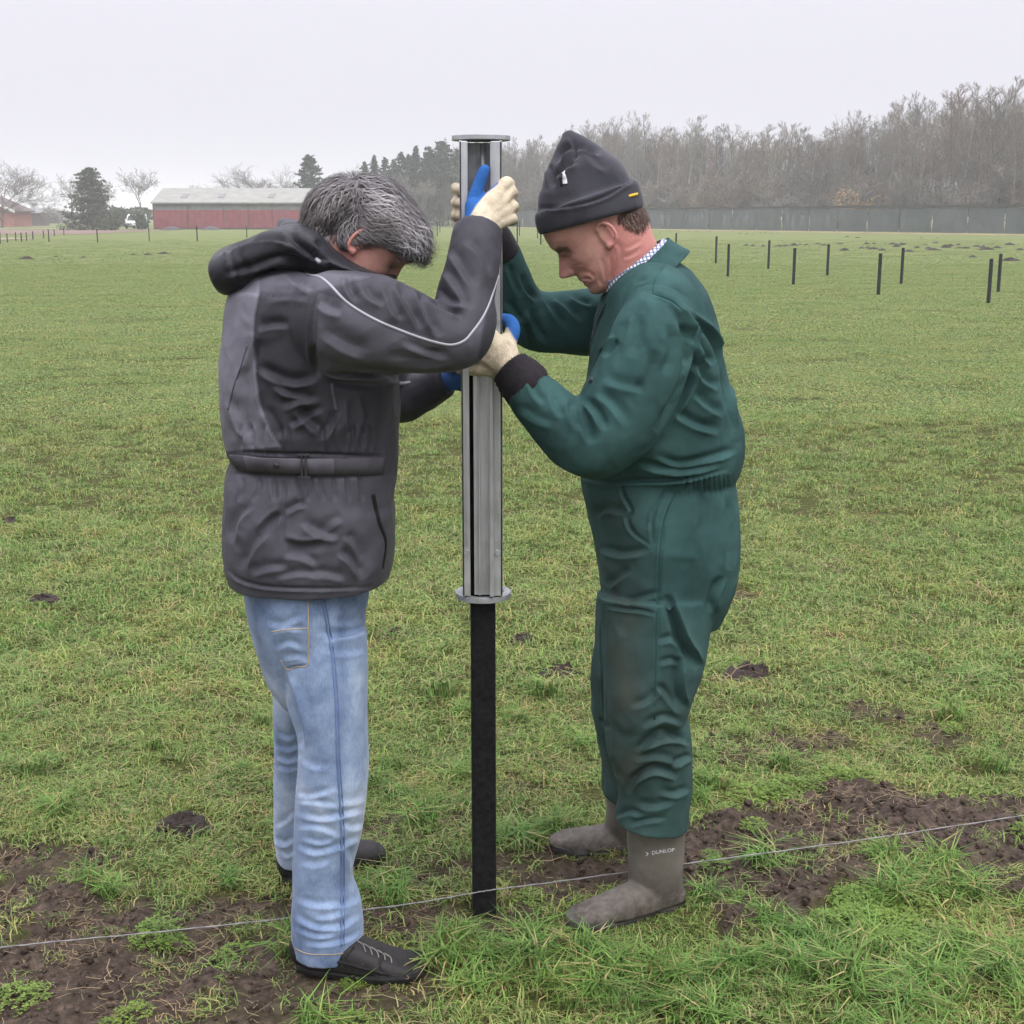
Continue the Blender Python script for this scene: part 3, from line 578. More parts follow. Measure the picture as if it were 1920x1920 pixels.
    pm6 = post_mesh(.056)
    RIGHT = [(1267, 437, 1267, 478, 'thin black fence post just right of the green collar'), (1344.6, 443, 1342, 494, 'second black post of the far row, right of the green shoulder'), (1366.5, 457.6, 1364.6, 519, 'near-row black post closest to the green shoulder'),
             (1443, 450.7, 1440.5, 504.6, 'third black post of the far row'), (1488, 465, 1487.5, 534, 'second near-row black post from the green shoulder'), (1553, 458, 1551, 517, 'fourth black post of the far row'),
             (1649.8, 475, 1646.7, 553, 'third near-row black post from the green shoulder'), (1693, 464.5, 1689.5, 532.7, 'fifth black post of the far row'), (1860, 485, 1853, 569, 'nearest and tallest black post at the right edge'), (1876.4, 475.7, 1871.4, 547.4, 'black post just behind the nearest one')]
    MID = [(798, 414, 798, 443, 'left black post of the pairs beside the driver'), (805, 413, 805, 436, 'small black post behind the leftmost pair'), (820, 415, 820, 443, 'black post nearest the driver, left side'), (825, 415, 825, 436, 'small black post behind the one nearest the driver'),
           (970, 414, 970, 456, 'tall thin post between driver and beanie'), (974, 413, 974, 442, 'thin post behind the one between driver and beanie'), (1008, 420, 1008, 447, 'small post under the beanie brim'), (1014, 420, 1014, 459, 'post by the forehead of the man in green')]
    LEFT = [(1, 436, 1, 457, 'dark post at the very left edge'), (14, 440, 14, 455, 'second dark post from the left edge'), (30, 436, 30, 452, 'third dark post from the left edge'), (40.5, 436, 40.5, 453, 'fourth dark post from the left edge'), (50, 437, 50, 452, 'fifth dark post from the left edge'),
            (62, 436, 62, 449, 'sixth dark post from the left edge'), (82, 435, 82, 447, 'dark post just left of the taller field post'), (102, 433, 102, 443, 'small post right of the taller field post'), (120, 432, 120, 441, 'small post nearest the lone conifer'),
            (92, 430, 92, 454, 'taller field post left of the lone conifer'), (183, 430, 183, 455, 'field post in front of the lone conifer'), (280, 428, 280, 452, 'field post at the left corner of the barn'), (370, 423, 370, 452, 'field post in front of the left barn door'), (463, 424, 463, 446, 'field post in front of the middle of the barn')]
    for lst, grp in ((RIGHT, 'black posts right of the men'), (MID, 'thin posts behind the driver'), (LEFT, 'posts along the far left fence')):
        for tx_, ty_, bx_, by_, lab in lst:
            g = ground(bx_, by_); h = max(.55, at(tx_, ty_, g[1])[2])
            o = bpy.data.objects.new('fence_post', pm6); COL.objects.link(o); o.location = (g[0], g[1], 0); o.scale = (1, 1, h/.88); o.rotation_euler = (0, 0, .3+.1*(bx_ % 7))
            if grp.startswith('posts') or grp.startswith('thin'): o.scale = (1.15, 1.15, h/.88)
            o['label'] = lab; o['category'] = 'post'; o['group'] = grp
    # ---------------------------------------------------------------- green mesh fence before the wood
    b = NB('mesh_net', Roughness=.9); ps = b.pos(); b.set('Base Color', b.ramp(b.noise(ps, .25, 5, .6), [(.3, (.050, .072, .068)), (.7, (.098, .115, .110))]))
    b.set('Alpha', b.ramp(b.noise(ps, 40, 2), [(.2, .78), (.7, .95)])); M['net'] = b.m
    simple('rail_dark', (.045, .046, .040), .9); simple('net_post', (.055, .070, .066), .9)
    nx = 60; X = np.linspace(8, 62, nx); r_ = np.random.default_rng(8); yl = np.interp(X, [8, 62], [190, 100]); nx2 = np.linspace(at(900, 405, 200)[0], at(1990, 405, 112)[0], nx); ny2 = np.linspace(200, 112, nx)
    new_obj('dry_verge', mesh_np('dry_verge', np.vstack([np.c_[nx2, ny2-7+r_.normal(0, 1.1, nx), np.full(nx, .02)], np.c_[nx2+1, ny2+9, np.full(nx, .02)]]), [(i, i+1, nx+i+1, nx+i) for i in range(nx-1)]), simple('dry_grass', (.20, .165, .075), .95, vscale=.6, var=.3), kind='structure')
    A = np.array([at(1960, 405, 118)[0], 118.]); B = np.array([at(900, 405, 205)[0], 205.]); nf = 24
    mf = empty('mesh_fence', (A[0], A[1], 0), 0, label='long grey-green mesh windbreak fence before the wood', category='fence')
    ax = (B-A)/np.linalg.norm(B-A); LEN = np.linalg.norm(B-A); ang = math.atan2(ax[1], ax[0])
    mf.rotation_euler = (0, 0, ang)
    for i in range(nf):
        xa, xb = LEN*i/nf, LEN*(i+1)/nf; r_ = np.random.default_rng(i+500)
        mb = MB(); nx = 8; X = np.linspace(xa+.06, xb-.06, nx); sg = .06*np.sin(np.linspace(0, math.pi, nx))
        V = []
        for k, z in enumerate((.05, .8, 1.6, 2.32)): V += [(x, (.02+.05*r_.normal())*(0 < k < 3), z-s_*(k == 3)) for x, s_ in zip(X, sg)]
        me = mesh_np('net_panel', V, [(k*nx+j, k*nx+j+1, (k+1)*nx+j+1, (k+1)*nx+j) for k in range(3) for j in range(nx-1)]); new_obj('net_panel', me, M['net'], mf)
        mb = MB(); mb.box((xa, -.10, 1.2), (.06, .06, 2.4)); mb.build('post', M['net_post'], mf)
    mb = MB(); mb.box((LEN/2, .0, 2.47), (LEN, .12, .24)); mb.build('top_rail', M['rail_dark'], mf)
    # ---------------------------------------------------------------- molehills
    simple('mole_soil', (.042, .033, .030), .95, vscale=8, var=.3, bump=.5, bscale=12, bdist=.05)
    def mole(seed):
        r_ = np.random.default_rng(seed); n, m = 18, 7; V = [(0, 0, 1.)]; Fs = []
        for j in range(1, m+1):
            q = j/m
            for i in range(n): a = 2*math.pi*i/n; rr_ = q*(1+.18*math.sin(a*2+seed)+.1*r_.normal()); V.append((rr_*math.cos(a), rr_*math.sin(a), (1-q**1.6)*(1+.2*r_.normal())-.05))
        Fs += [(0, 1+i, 1+(i+1) % n) for i in range(n)]+[(1+(j-1)*n+i, 1+j*n+i, 1+j*n+(i+1) % n, 1+(j-1)*n+(i+1) % n) for j in range(1, m) for i in range(n)]
        me = mesh_np('molehill', V, Fs); me.materials.append(M['mole_soil']); return me
    MM = [mole(s) for s in range(5)]; r = np.random.default_rng(3)
    pts = [(1180+x*.3854, 130+y*.3854) for x, y in ((110, 797), (150, 795), (200, 793), (240, 792), (290, 790), (330, 788), (390, 790), (480, 778), (540, 800), (570, 802), (600, 803), (640, 799), (660, 797), (690, 799), (720, 797),
           (570, 858), (600, 860), (650, 862), (730, 862), (760, 861), (800, 858), (830, 853), (860, 856), (915, 850), (945, 857), (1025, 849), (1048, 882), (1130, 872), (1160, 868), (1185, 876), (1230, 882), (1155, 850), (1190, 849), (1280, 852), (1300, 864), (1325, 855),
           (1340, 850), (1360, 888), (1400, 868), (1440, 855), (1455, 872), (1490, 845), (1500, 822), (1480, 880), (1540, 868), (1560, 860), (1600, 855), (1610, 870), (1640, 872), (1670, 915), (1690, 864), (1720, 868), (1740, 878), (1770, 852), (1790, 870), (1855, 932), (1900, 880), (1110, 820), (1060, 815), (1420, 820), (1850, 855))]
    for x, y in pts:
        g = ground(x, y); o = bpy.data.objects.new('molehill', MM[int(r.integers(0, 5))]); COL.objects.link(o); s = r.uniform(.15, .30)*np.clip(60/g[1], .5, 1); o.location = (g[0], g[1], 0); o.scale = (s*1.4, s, s*r.uniform(.3, .62)); o.rotation_euler[2] = r.uniform(0, 6)
        o['label'] = 'dark molehill among many in the field behind the right posts'; o['category'] = 'molehill'; o['group'] = 'molehills in the right of the field'
    for x, y, s, lab in ((50, 486, .45, 'dark molehill in the far left of the field'), (157, 483, .2, 'small molehill left of the barn front'), (278, 478, .3, 'molehill left of the trio below the barn, faint'), (250, 478, .2, 'smallest molehill below the barn'), (307, 476, .38, 'dark molehill below the barn, right of centre'), (105, 482, .2, 'flat molehill right of the far left one')):
        g = ground(x, y); o = bpy.data.objects.new('molehill', MM[int(x) % 5]); COL.objects.link(o); o.location = (g[0], g[1], 0); o.scale = (s*.7, s*.5, s*.22); o['label'] = lab; o['category'] = 'molehill'
    # near clods of dug earth
    simple('clod_soil', (.060, .043, .037), .9, vscale=60, var=.35, bump=.8, bscale=90, bdist=.01)
    def clod(seed):
        me = mole(seed); V = np.zeros(len(me.vertices)*3); me.vertices.foreach_get('co', V); V = V.reshape(-1, 3); V += .12*fsin(V, 9, seed)[:, None]*np.array([1, 1, .6]); me.vertices.foreach_set('co', V.ravel()); me.materials[0] = M['clod_soil']
        return me
    for i, (x, y, s, lab) in enumerate(((978, 1208, .075, 'dark clod of earth in the grass right of the driver foot'), (1405, 1270, .10, 'dug-up clod of earth right of the green knees'), (1050, 1265, .07, 'small clod left of the green knees'), (80, 1128, .07, 'small clod at the left edge of the meadow'), (345, 1545, .06, 'rounded clod left of the jeans'), (18, 980, .06, 'dark clod high at the left edge'), (1010, 950, .04, 'tiny clod right of the driver'), (740, 1190, .05, 'flat clod behind the jeans'))):
        g = ground(x, y); o = new_obj('earth_clod', clod(30+i), None, label=lab, category='clod'); o.location = (g[0], g[1], -.005); o.scale = (s*1.2, s*1.1, s*.55)
# ------------------------------------------------------------------ haze
b = bpy.data.materials.new('haze_air'); b.use_nodes = True; nt = b.node_tree; nt.nodes.remove(nt.nodes['Principled BSDF'])
pv = nt.nodes.new('ShaderNodeVolumePrincipled'); pv.inputs['Color'].default_value = (.97, .97, 1, 1); pv.inputs['Density'].default_value = .00095; pv.inputs['Anisotropy'].default_value = .0
nt.links.new(pv.outputs[0], nt.nodes['Material Output'].inputs['Volume'])
mb = MB(); mb.box((0, 650, 10.5), (3400, 2300, 23)); 
if 'nohaze' not in DEV: mb.build('haze', b, None, kind='stuff')
# ------------------------------------------------------------------ people: helpers
def catmull(P, m):
    P = np.asarray(P, float); n = len(P)
    if n == 2: return np.array([P[0]+(P[1]-P[0])*t for t in np.linspace(0, 1, m)])
    Q = np.vstack([2*P[0]-P[1], P, 2*P[-1]-P[-2]]); out = []
    for u in np.linspace(0, n-1-1e-6, m):
        i = int(u); t = u-i; a, b_, c, d = Q[i], Q[i+1], Q[i+2], Q[i+3]
        out.append(.5*((2*b_)+(-a+c)*t+(2*a-5*b_+4*c-d)*t*t+(-a+3*b_-3*c+d)*t**3))
    return np.array(out)
def ring_loft(C, A, B, n=48, e=2., depth=(0, 1, 0), caps=(True, True), roundcap=(0, 0), Nfix=None):
    """rings with half width A in the photo plane and B in depth along the centres C"""
    C = np.asarray(C, float); m = len(C); T = np.gradient(C, axis=0); T /= np.linalg.norm(T, axis=1)[:, None]; dv = np.array(depth, float); th = np.linspace(0, 2*math.pi, n, endpoint=False)
    ct, st = np.cos(th), np.sin(th); ct = np.sign(ct)*np.abs(ct)**(2/e); st = np.sign(st)*np.abs(st)**(2/e); V = []
    CC = list(C); AA = list(A); BB = list(B); TT = list(T)
    if roundcap[0]:
        L = roundcap[0]; pre = [(C[0]-T[0]*L*q, A[0]*math.sqrt(max(0, 1-q*q)), B[0]*math.sqrt(max(0, 1-q*q)), T[0]) for q in (.95, .8, .5)]
        CC = [p[0] for p in pre]+CC; AA = [p[1] for p in pre]+AA; BB = [p[2] for p in pre]+BB; TT = [p[3] for p in pre]+TT
    if roundcap[1]:
        L = roundcap[1]; post = [(C[-1]+T[-1]*L*q, A[-1]*math.sqrt(max(0, 1-q*q)), B[-1]*math.sqrt(max(0, 1-q*q)), T[-1]) for q in (.5, .8, .95)]
        CC += [p[0] for p in post]; AA += [p[1] for p in post]; BB += [p[2] for p in post]; TT += [p[3] for p in post]
    m = len(CC)
    for c, a, b_, t in zip(CC, AA, BB, TT):
        Bd = dv-t*(dv@t); Bd /= np.linalg.norm(Bd); N = np.cross(t, Bd); V.append(c+a*ct[:, None]*N+b_*st[:, None]*Bd)
    V = np.vstack(V); Fs = [(i*n+k, i*n+(k+1) % n, (i+1)*n+(k+1) % n, (i+1)*n+k) for i in range(m-1) for k in range(n)]
    V = np.vstack([V, CC[0], CC[-1]]); q = m*n
    Fs += [(q, (k+1) % n, k) for k in range(n)]+[(q+1, (m-1)*n+k, (m-1)*n+(k+1) % n) for k in range(n)]
    return V, Fs
def loft(st, n=48, m=None, e=2., shrink=1., roundcap=(0, 0)):
    """st: rows of photo x, photo y, half width in photo pixels, half depth in m, distance Y"""
    st = np.asarray(st, float); m = m or max(8, 7*len(st)); S = catmull(st, m)
    C = np.array([at(s[0], s[1], s[4]) for s in S]); A = np.array([s[2]*mpp(s[0], s[1], s[4]) for s in S])*shrink; B = np.abs(S[:, 3])*shrink
    return ring_loft(C, np.maximum(A, .002), np.maximum(B, .002), n, e, roundcap=roundcap)
def tube3(pts, r, n=20):
    """round tube through rows of photo x, y, distance with radii in m"""
    P = np.asarray(pts, float); rr = np.broadcast_to(np.asarray(r, float), (len(P),)); S = catmull(np.c_[P, rr], 6*len(P)); C = np.array([at(*s[:3]) for s in S])
    t = C[-1]-C[0]; dv = (0, 1, 0) if abs(t[1]) < .85*np.linalg.norm(t) else (1, 0, .01)
    return ring_loft(C, S[:, 3], S[:, 3], n, 2., depth=dv, roundcap=(float(rr[0]), float(rr[-1])))
def remesh(parts, voxel, smooth=2, lam=.5):
    mb = MB()
    for V, Fs in parts: mb.add(V, Fs)
    me = bpy.data.meshes.new('tmp'); me.from_pydata(mb.v, [], mb.f)
    bm = bmesh.new(); bm.from_mesh(me)
    bmesh.ops.recalc_face_normals(bm, faces=bm.faces); bm.to_mesh(me); bm.free()
    o = bpy.data.objects.new('tmp', me); COL.objects.link(o); md = o.modifiers.new('r', 'REMESH'); md.mode = 'VOXEL'; md.voxel_size = voxel; md.adaptivity = 0
    dg = bpy.context.evaluated_depsgraph_get(); ev = o.evaluated_get(dg); m2 = bpy.data.meshes.new_from_object(ev); bpy.data.objects.remove(o); bpy.data.meshes.remove(me)
    V = np.zeros(len(m2.vertices)*3, dtype=np.float32); m2.vertices.foreach_get('co', V); V = V.reshape(-1, 3).astype(float)
    nl = np.zeros(len(m2.polygons), dtype=np.int32); m2.polygons.foreach_get('loop_total', nl); li = np.zeros(len(m2.loops), dtype=np.int32); m2.loops.foreach_get('vertex_index', li)
    if (nl == 4).all(): F = li.reshape(-1, 4)
    else: F = [tuple(p.vertices) for p in m2.polygons]
    E = np.zeros(len(m2.edges)*2, dtype=np.int32); m2.edges.foreach_get('vertices', E); E = E.reshape(-1, 2); bpy.data.meshes.remove(m2)
    V = lap(V, E, smooth, lam); return V, F, E
def lap(V, E, it, lam=.5):
    V = V.copy(); deg = np.bincount(E.ravel(), minlength=len(V))[:, None].astype(float)
    for _ in range(it):
        s = np.zeros_like(V)
        for c in range(3): s[:, c] = np.bincount(E[:, 0], V[E[:, 1], c], len(V))+np.bincount(E[:, 1], V[E[:, 0], c], len(V))
        V = V+lam*(s/np.maximum(deg, 1)-V)
    return V
def normals(V, F):
    F = np.asarray(F); a = V[F[:, 2]]-V[F[:, 0]]; b_ = V[F[:, 3]]-V[F[:, 1]]; n = np.cross(a, b_); N = np.zeros_like(V)
    for k in range(4):
        for c in range(3): N[:, c] += np.bincount(F[:, k], n[:, c], len(V))
    return N/np.maximum(np.linalg.norm(N, axis=1)[:, None], 1e-12)
def crease(V, N, lines, Ymax=99., Ymin=0., wk=1.0, dk=1.1):
    """lines: (points in photo px, width px, depth mm [, ridge offset sign])"""
    Q = to_px(V); view = CAMP-V; view /= np.linalg.norm(view, axis=1)[:, None]; f = np.clip(((N*view).sum(1)-.02)/.25, 0, 1)*(V[:, 1] < Ymax)*(V[:, 1] > Ymin)
    D = np.zeros(len(V))
    for ln in lines:
        pts, w, dep = ln[:3]; w = w*wk; dep = dep*dk; sg = ln[3] if len(ln) > 3 else 1; P = catmull(np.array(pts, float), max(8, 6*len(pts)))
        lo, hi = P.min(0)-4*w, P.max(0)+4*w; k = np.where((Q[:, 0] > lo[0]) & (Q[:, 0] < hi[0]) & (Q[:, 1] > lo[1]) & (Q[:, 1] < hi[1]) & (f > 0))[0]
        if not len(k): continue
        best = np.full(len(k), 1e9); sd = np.zeros(len(k)); tt = np.zeros(len(k)); q = Q[k]
        for i in range(len(P)-1):
            a, d = P[i], P[i+1]-P[i]; L2 = max(d@d, 1e-6); t = np.clip(((q-a)@d)/L2, 0, 1); r_ = q-(a+t[:, None]*d); ds = np.linalg.norm(r_, axis=1); m = ds < best
            best[m] = ds[m]; sd[m] = (np.sign(d[0]*r_[:, 1]-d[1]*r_[:, 0])*ds)[m]; tt[m] = ((i+t)/(len(P)-1))[m]
        tap = np.clip(np.minimum(tt, 1-tt)/.22, 0, 1); s = sd*sg/w
        D[k] += f[k]*(.25+.75*tap)*tap**.3*dep*.001*(-.75*np.exp(-(s+.3)**2*.9)+.75*np.exp(-np.abs(s-1.2)*1.5)-.25*np.exp(-np.abs(s)*2.2))
    return V+N*D[:, None]
def cloth_noise(V, N, seed, amp=.004, freq=14, mask=None):
    a = np.abs(fsin(V, freq, seed, aniso=(1, 1, .7)))-.5; b_ = np.abs(fsin(V, freq*2.1, seed+1))-.5
    d = amp*(-a-.45*b_)
    if mask is not None: d = d*mask
    return V+N*d[:, None]
def in_poly(Q, poly):
    x, y = Q[:, 0], Q[:, 1]; ins = np.zeros(len(Q), bool); n = len(poly)
    for i in range(n):
        x1, y1 = poly[i]; x2, y2 = poly[(i+1) % n]
        c = ((y1 > y) != (y2 > y)) & (x < (x2-x1)*(y-y1)/((y2-y1) if abs(y2-y1) > 1e-9 else 1e-9)+x1); ins ^= c
    return ins
def soft_poly(Q, poly, w=4):
    """1 inside, 0 outside, blended over w px"""
    ins = in_poly(Q, poly); d = np.full(len(Q), 1e9); P = np.array(poly, float)
    for i in range(len(P)):
        a, b_ = P[i], P[(i+1) % len(P)]; e = b_-a; t = np.clip(((Q-a)@e)/max(e@e, 1e-9), 0, 1); d = np.minimum(d, np.linalg.norm(Q-(a+t[:, None]*e), axis=1))
    return np.clip(.5+np.where(ins, d, -d)/w, 0, 1)
def bvh_of(V, F): return BVHTree.FromPolygons([tuple(v) for v in V], [tuple(int(i) for i in f) for f in F])
def on_surface(bvh, px, py):
    d = Vector(ray(px, py)).normalized(); h = bvh.ray_cast(Vector(CAMP), d)
    return (np.array(h[0]), np.array(h[1])) if h[0] is not None else None
def ribbon(name, pts, bvh, width, mat, parent, lift=.0015, thick=.002, m=None, round_=False):
    """a flat strip (or cord) laid on a surface along photo points; width in m"""
    P = catmull(np.array(pts, float), m or max(12, 8*len(pts))); H = [on_surface(bvh, *p) for p in P]; H = [h for h in H if h]
    if len(H) < 3: return None
    C = np.array([h[0] for h in H]); Nn = np.array([h[1] for h in H])
    Nn *= np.sign((Nn*(CAMP-C)).sum(1))[:, None]
    for _ in range(2): C[1:-1] = .5*C[1:-1]+.25*(C[:-2]+C[2:]); Nn[1:-1] = .5*Nn[1:-1]+.25*(Nn[:-2]+Nn[2:])
    Nn /= np.linalg.norm(Nn, axis=1)[:, None]; C = C+Nn*lift; mb = MB()
    if round_: mb.tube(C, width/2, 6)
    else:
        T = np.gradient(C, axis=0); T /= np.linalg.norm(T, axis=1)[:, None]; S = np.cross(T, Nn); S /= np.linalg.norm(S, axis=1)[:, None]; V = []
        for c, s, n_ in zip(C, S, Nn): V += [c-s*width/2-n_*thick, c-s*width/2*.92+n_*thick*.5, c+s*width/2*.92+n_*thick*.5, c+s*width/2-n_*thick]
        k = len(C); mb.add(V, [(i*4+j, i*4+(j+1) % 4, (i+1)*4+(j+1) % 4, (i+1)*4+j) for i in range(k-1) for j in range(4)]+[(0, 1, 2, 3), (4*k-4, 4*k-3, 4*k-2, 4*k-1)])
    o = mb.build(name, mat, None, smooth=True); o.parent = parent; return o
def part(name, V, F, mat, parent, attrs=None, cols=None):
    me = mesh_np(name, V, np.asarray(F) if not isinstance(F, list) else F)
    for k, v in (attrs or {}).items(): set_attr(me, k, v)
    for k, v in (cols or {}).items(): set_col(me, k, v)
    return new_obj(name, me, mat, parent)
# a head in its own frame: x forward, y left, z up, origin between the ears
HZ = [.136, .131, .122, .108, .09, .07, .05, .035, .02, .0, -.02, -.036, -.05, -.057, -.062, -.07, -.08, -.092, -.104, -.113, -.118]
HF = [.012, .045, .065, .082, .092, .096, .097, .089, .086, .085, .085, .084, .089, .090, .084, .088, .081, .086, .083, .070, .045]
HB = [-.02, -.055, -.075, -.091, -.101, -.105, -.106, -.104, -.101, -.095, -.086, -.074, -.06, -.052, -.045, -.036, -.025, -.010, .004, .016, .03]
HW = [.006, .032, .050, .063, .070, .074, .076, .075, .0735, .072, .070, .067, .063, .061, .060, .057, .053, .047, .038, .026, .008]
def head_grid(nose=1., n=176, m=150, fat=0.):
    z = np.linspace(HZ[0], HZ[-1], m); zi = HZ[::-1]; xf = np.interp(z, zi, HF[::-1]); xb = np.interp(z, zi, HB[::-1]); w = np.interp(z, zi, HW[::-1])
    k = np.array([.25, .5, .25]); 
    for _ in range(2):
        for a in (xf, xb, w): a[1:-1] = np.convolve(a, k, 'valid')
    th = np.linspace(0, 2*math.pi, n, endpoint=False); X = []
    for zz, f, b_, ww in zip(z, xf, xb, w):
        c = (f+b_)/2+.012; ct, st = np.cos(th), np.sin(th)
        x = np.where(ct > 0, c+(f-c)*np.abs(ct)**.82, c-(c-b_)*np.abs(ct)); y = ww*np.sign(st)*np.abs(st)**.92
        X.append(np.c_[x, y, np.full(n, zz)])
    P = np.vstack(X); x, y, zz = P.T; fr = np.clip((x-.02)/.04, 0, 1)
    G = lambda y0, z0, sy, sz: np.exp(-((y-y0)/sy)**2-((zz-z0)/sz)**2)
    hn = np.interp(zz, [-.041, -.036, -.031, -.026, -.020, -.012, 0, .014, .028, .036], [0, .007, .016, .0235, .027, .0255, .019, .012, .005, 0]); sg = np.interp(zz, [-.035, -.018, .01, .03], [.023, .0185, .0115, .010])
    dx = nose*hn*np.exp(-(y/sg)**2)
    for s in (-1, 1):
        dx += nose*.008*G(s*.016, -.026, .008, .008)-.013*G(s*.031, .019, .013, .011)+.0065*G(s*.031, .017, .009, .006)+.005*G(s*.028, .044, .018, .008)
        dx += .005*G(s*.048, -.008, .018, .014)-.003*G(s*.04, -.045, .012, .015)+.003*G(s*.03, -.06, .009, .012)
    dx -= .0035*np.exp(-((zz+.061)/.003)**2-(y/.024)**2)
    P[:, 0] += dx*fr
    if fat: 
        nn = P-np.array([-.005, 0, .02]); nn /= np.linalg.norm(nn, axis=1)[:, None]; P = P+nn*fat
    Fs = [(i*n+k_, i*n+(k_+1) % n, (i+1)*n+(k_+1) % n, (i+1)*n+k_) for i in range(m-1) for k_ in range(n)]+[tuple(range(n))[::-1], tuple(range((m-1)*n, m*n))]
    return P, Fs
def ear_parts(side):
    t = np.linspace(-2.35, 2.5, 26); rim = np.c_[-.006-.0165*np.cos(t)*1.0, np.zeros(26), .004+.030*np.sin(t)]; rim[:, 1] = side*(.078+.008*np.clip(np.cos(t), 0, 1)); rim[:, 0] -= .012
    rim = np.c_[-.012-.017*np.cos(t), side*(.0765+.009*np.clip(np.cos(t)*.5+.6, 0, 1)), .002+.030*np.sin(t)]
    mb = MB(); mb.tube(rim, np.interp(np.linspace(0, 1, 26), [0, .2, .7, 1], [.0035, .0042, .0048, .003]), 10); out = [(np.array(mb.v), mb.f)]
    c = np.array([-.010, side*.0735, 0]); V, Fs = ring_loft([c+np.array([0, side*q, 0]) for q in (-.006, 0, .0045)], [.014, .0155, .012], [.026, .028, .023], 28, 2., depth=(0, .0, 1.)); out.append((V, Fs))
    V, Fs = ring_loft([np.array([-.004, side*q, -.026]) for q in (.068, .074, .079, .083)], [.006, .0085, .0085, .004], [.007, .009, .009, .004], 16, 2., depth=(0, 0, 1.)); out.append((V, Fs))
    return out
def head_to_world(P, ear_px, Y, tilt, facing, roll=0., yaw=0., scale=1.):
    """facing +1 looks towards +X of the photo; tilt = how far the face is bowed"""
    c, s = math.cos(tilt), math.sin(tilt); f = np.array([facing*c, 0, -s]); u = np.array([facing*s, 0, c]); l = np.cross(u, f)
    if yaw: ca, sa = math.cos(yaw), math.sin(yaw); f, l = f*ca+l*sa, l*ca-f*sa
    if roll: ca, sa = math.cos(roll), math.sin(roll); l, u = l*ca+u*sa, u*ca-l*sa
    return at(ear_px[0], ear_px[1], Y)+scale*(P[:, :1]*f+P[:, 1:2]*l+P[:, 2:3]*u), (f, l, u)
def hair_strands(name, seeds, Nrm, dirs, lens, width, cols, mat, parent, bvh, lift=.002, steps=7, curl=.15, seed=1, flip=None):
    r = np.random.default_rng(seed); V = []; Fs = []; C = []
    for p, n_, L, col in zip(seeds, Nrm, lens, cols):
        c = p.copy(); nn = n_.copy(); off = r.normal(0, curl); ph = r.uniform(0, 6.28); b0 = len(V); up_ = lift*r.uniform(.3, 1.6); wv = width*r.uniform(.6, 1.4)
        for k in range(steps):
            d = dirs(c); d = d+np.array([r.normal(0, curl), r.normal(0, curl), r.normal(0, curl)])*.5; t = d-nn*(d@nn); t /= max(np.linalg.norm(t), 1e-6)
            side = np.cross(t, nn); side /= max(np.linalg.norm(side), 1e-6); t = t+side*(off+.12*math.sin(ph+k)); t /= np.linalg.norm(t)
            w = wv*(1-k/(steps-1))**.6+.0001; q = c+nn*(up_*math.sin(math.pi*min(1, .15+k/(steps-1)*.85))+.0006)
            V += [q-side*w, q+side*w]; C += [col*(.8+.3*k/steps)]*2
            c2 = c+t*L/(steps-1); h = bvh.find_nearest(Vector(c2))
            if h[0] is not None and h[3] < .03: c = np.array(h[0]); nn = np.array(h[1])
            else: c = c2
        for k in range(steps-1): Fs.append((b0+2*k, b0+2*k+1, b0+2*k+3, b0+2*k+2))
    me = mesh_np(name, V, np.array(Fs)); set_col(me, 'Col', np.array(C)); return new_obj(name, me, mat, parent)

# ------------------------------------------------------------------ people: materials
def cloth(name, lo, hi, attr=None, rough=.7, sheen=.15, grain=420, gb=.12, stain=None, spec=.25, wr=12, wrs=.5):
    b = NB(name, Roughness=rough); b.set('Specular IOR Level', spec); b.set('Sheen Weight', sheen*.3); b.set('Sheen Roughness', .4); ps = b.pos(); f = b.noise(ps, 9, 5, .6)
    base = b.mixc(b.attr(attr), lo, hi) if attr else b.mixc(f, lo, hi)
    base = b.mixc(.6, base, b.mixc(1., base, b.ramp(f, [(.3, .6), (.7, 1.4)]), 'MULTIPLY'))
    if stain: base = b.mixc(b.math('MULTIPLY', b.attr('stain'), b.ramp(b.noise(ps, 14, 5, .65), [(.3, .35), (.7, 1.)])), base, stain)
    b.set('Base Color', base); g = b.noise(ps, grain, 2); w = b.noise(ps, 38, 4, .6, .6)
    rd = b.node('ShaderNodeTexNoise', noise_type='RIDGED_MULTIFRACTAL'); b.link(ps, rd.inputs['Vector']); rd.inputs['Scale'].default_value = wr; rd.inputs['Detail'].default_value = 2; rd.inputs['Distortion'].default_value = .8
    b.set('Normal', b.bump(b.math('ADD', b.math('MULTIPLY', g, .25), w), gb, .004, b.bump(rd.outputs['Fac'], wrs, .016))); M[name] = b.m; return b.m
cloth('jacket_fabric', (.026, .025, .031), (.150, .145, .175), 'tone', .62, .1, 500, .25, spec=.24, wr=13, wrs=.42)
cloth('hood_fabric', (.014, .014, .018), (.026, .026, .032), None, .5, .25, 400, .3)
cloth('coverall_fabric', (.026, .066, .062), (.042, .094, .090), None, .85, 0., 600, .2, stain=(.070, .066, .050), spec=.12)
cloth('beanie_fabric', (.036, .036, .044), (.056, .056, .067), None, .95, .5, 300, .3)
cloth('knit_cuff', (.014, .012, .014), (.024, .020, .024), None, .95, .3, 300, .4)
b = NB('denim', Roughness=.85); b.set('Specular IOR Level', .12); b.set('Sheen Weight', .15); ps = b.pos(); fd = b.attr('fade')
dn = b.noise(b.mapping(ps, (1, 1, .22)), 420, 3); pt = b.noise(ps, 11, 5, .65); mixf = b.math('ADD', fd, b.math('MULTIPLY', b.math('SUBTRACT', pt, .5), 1.5), clamp=True)
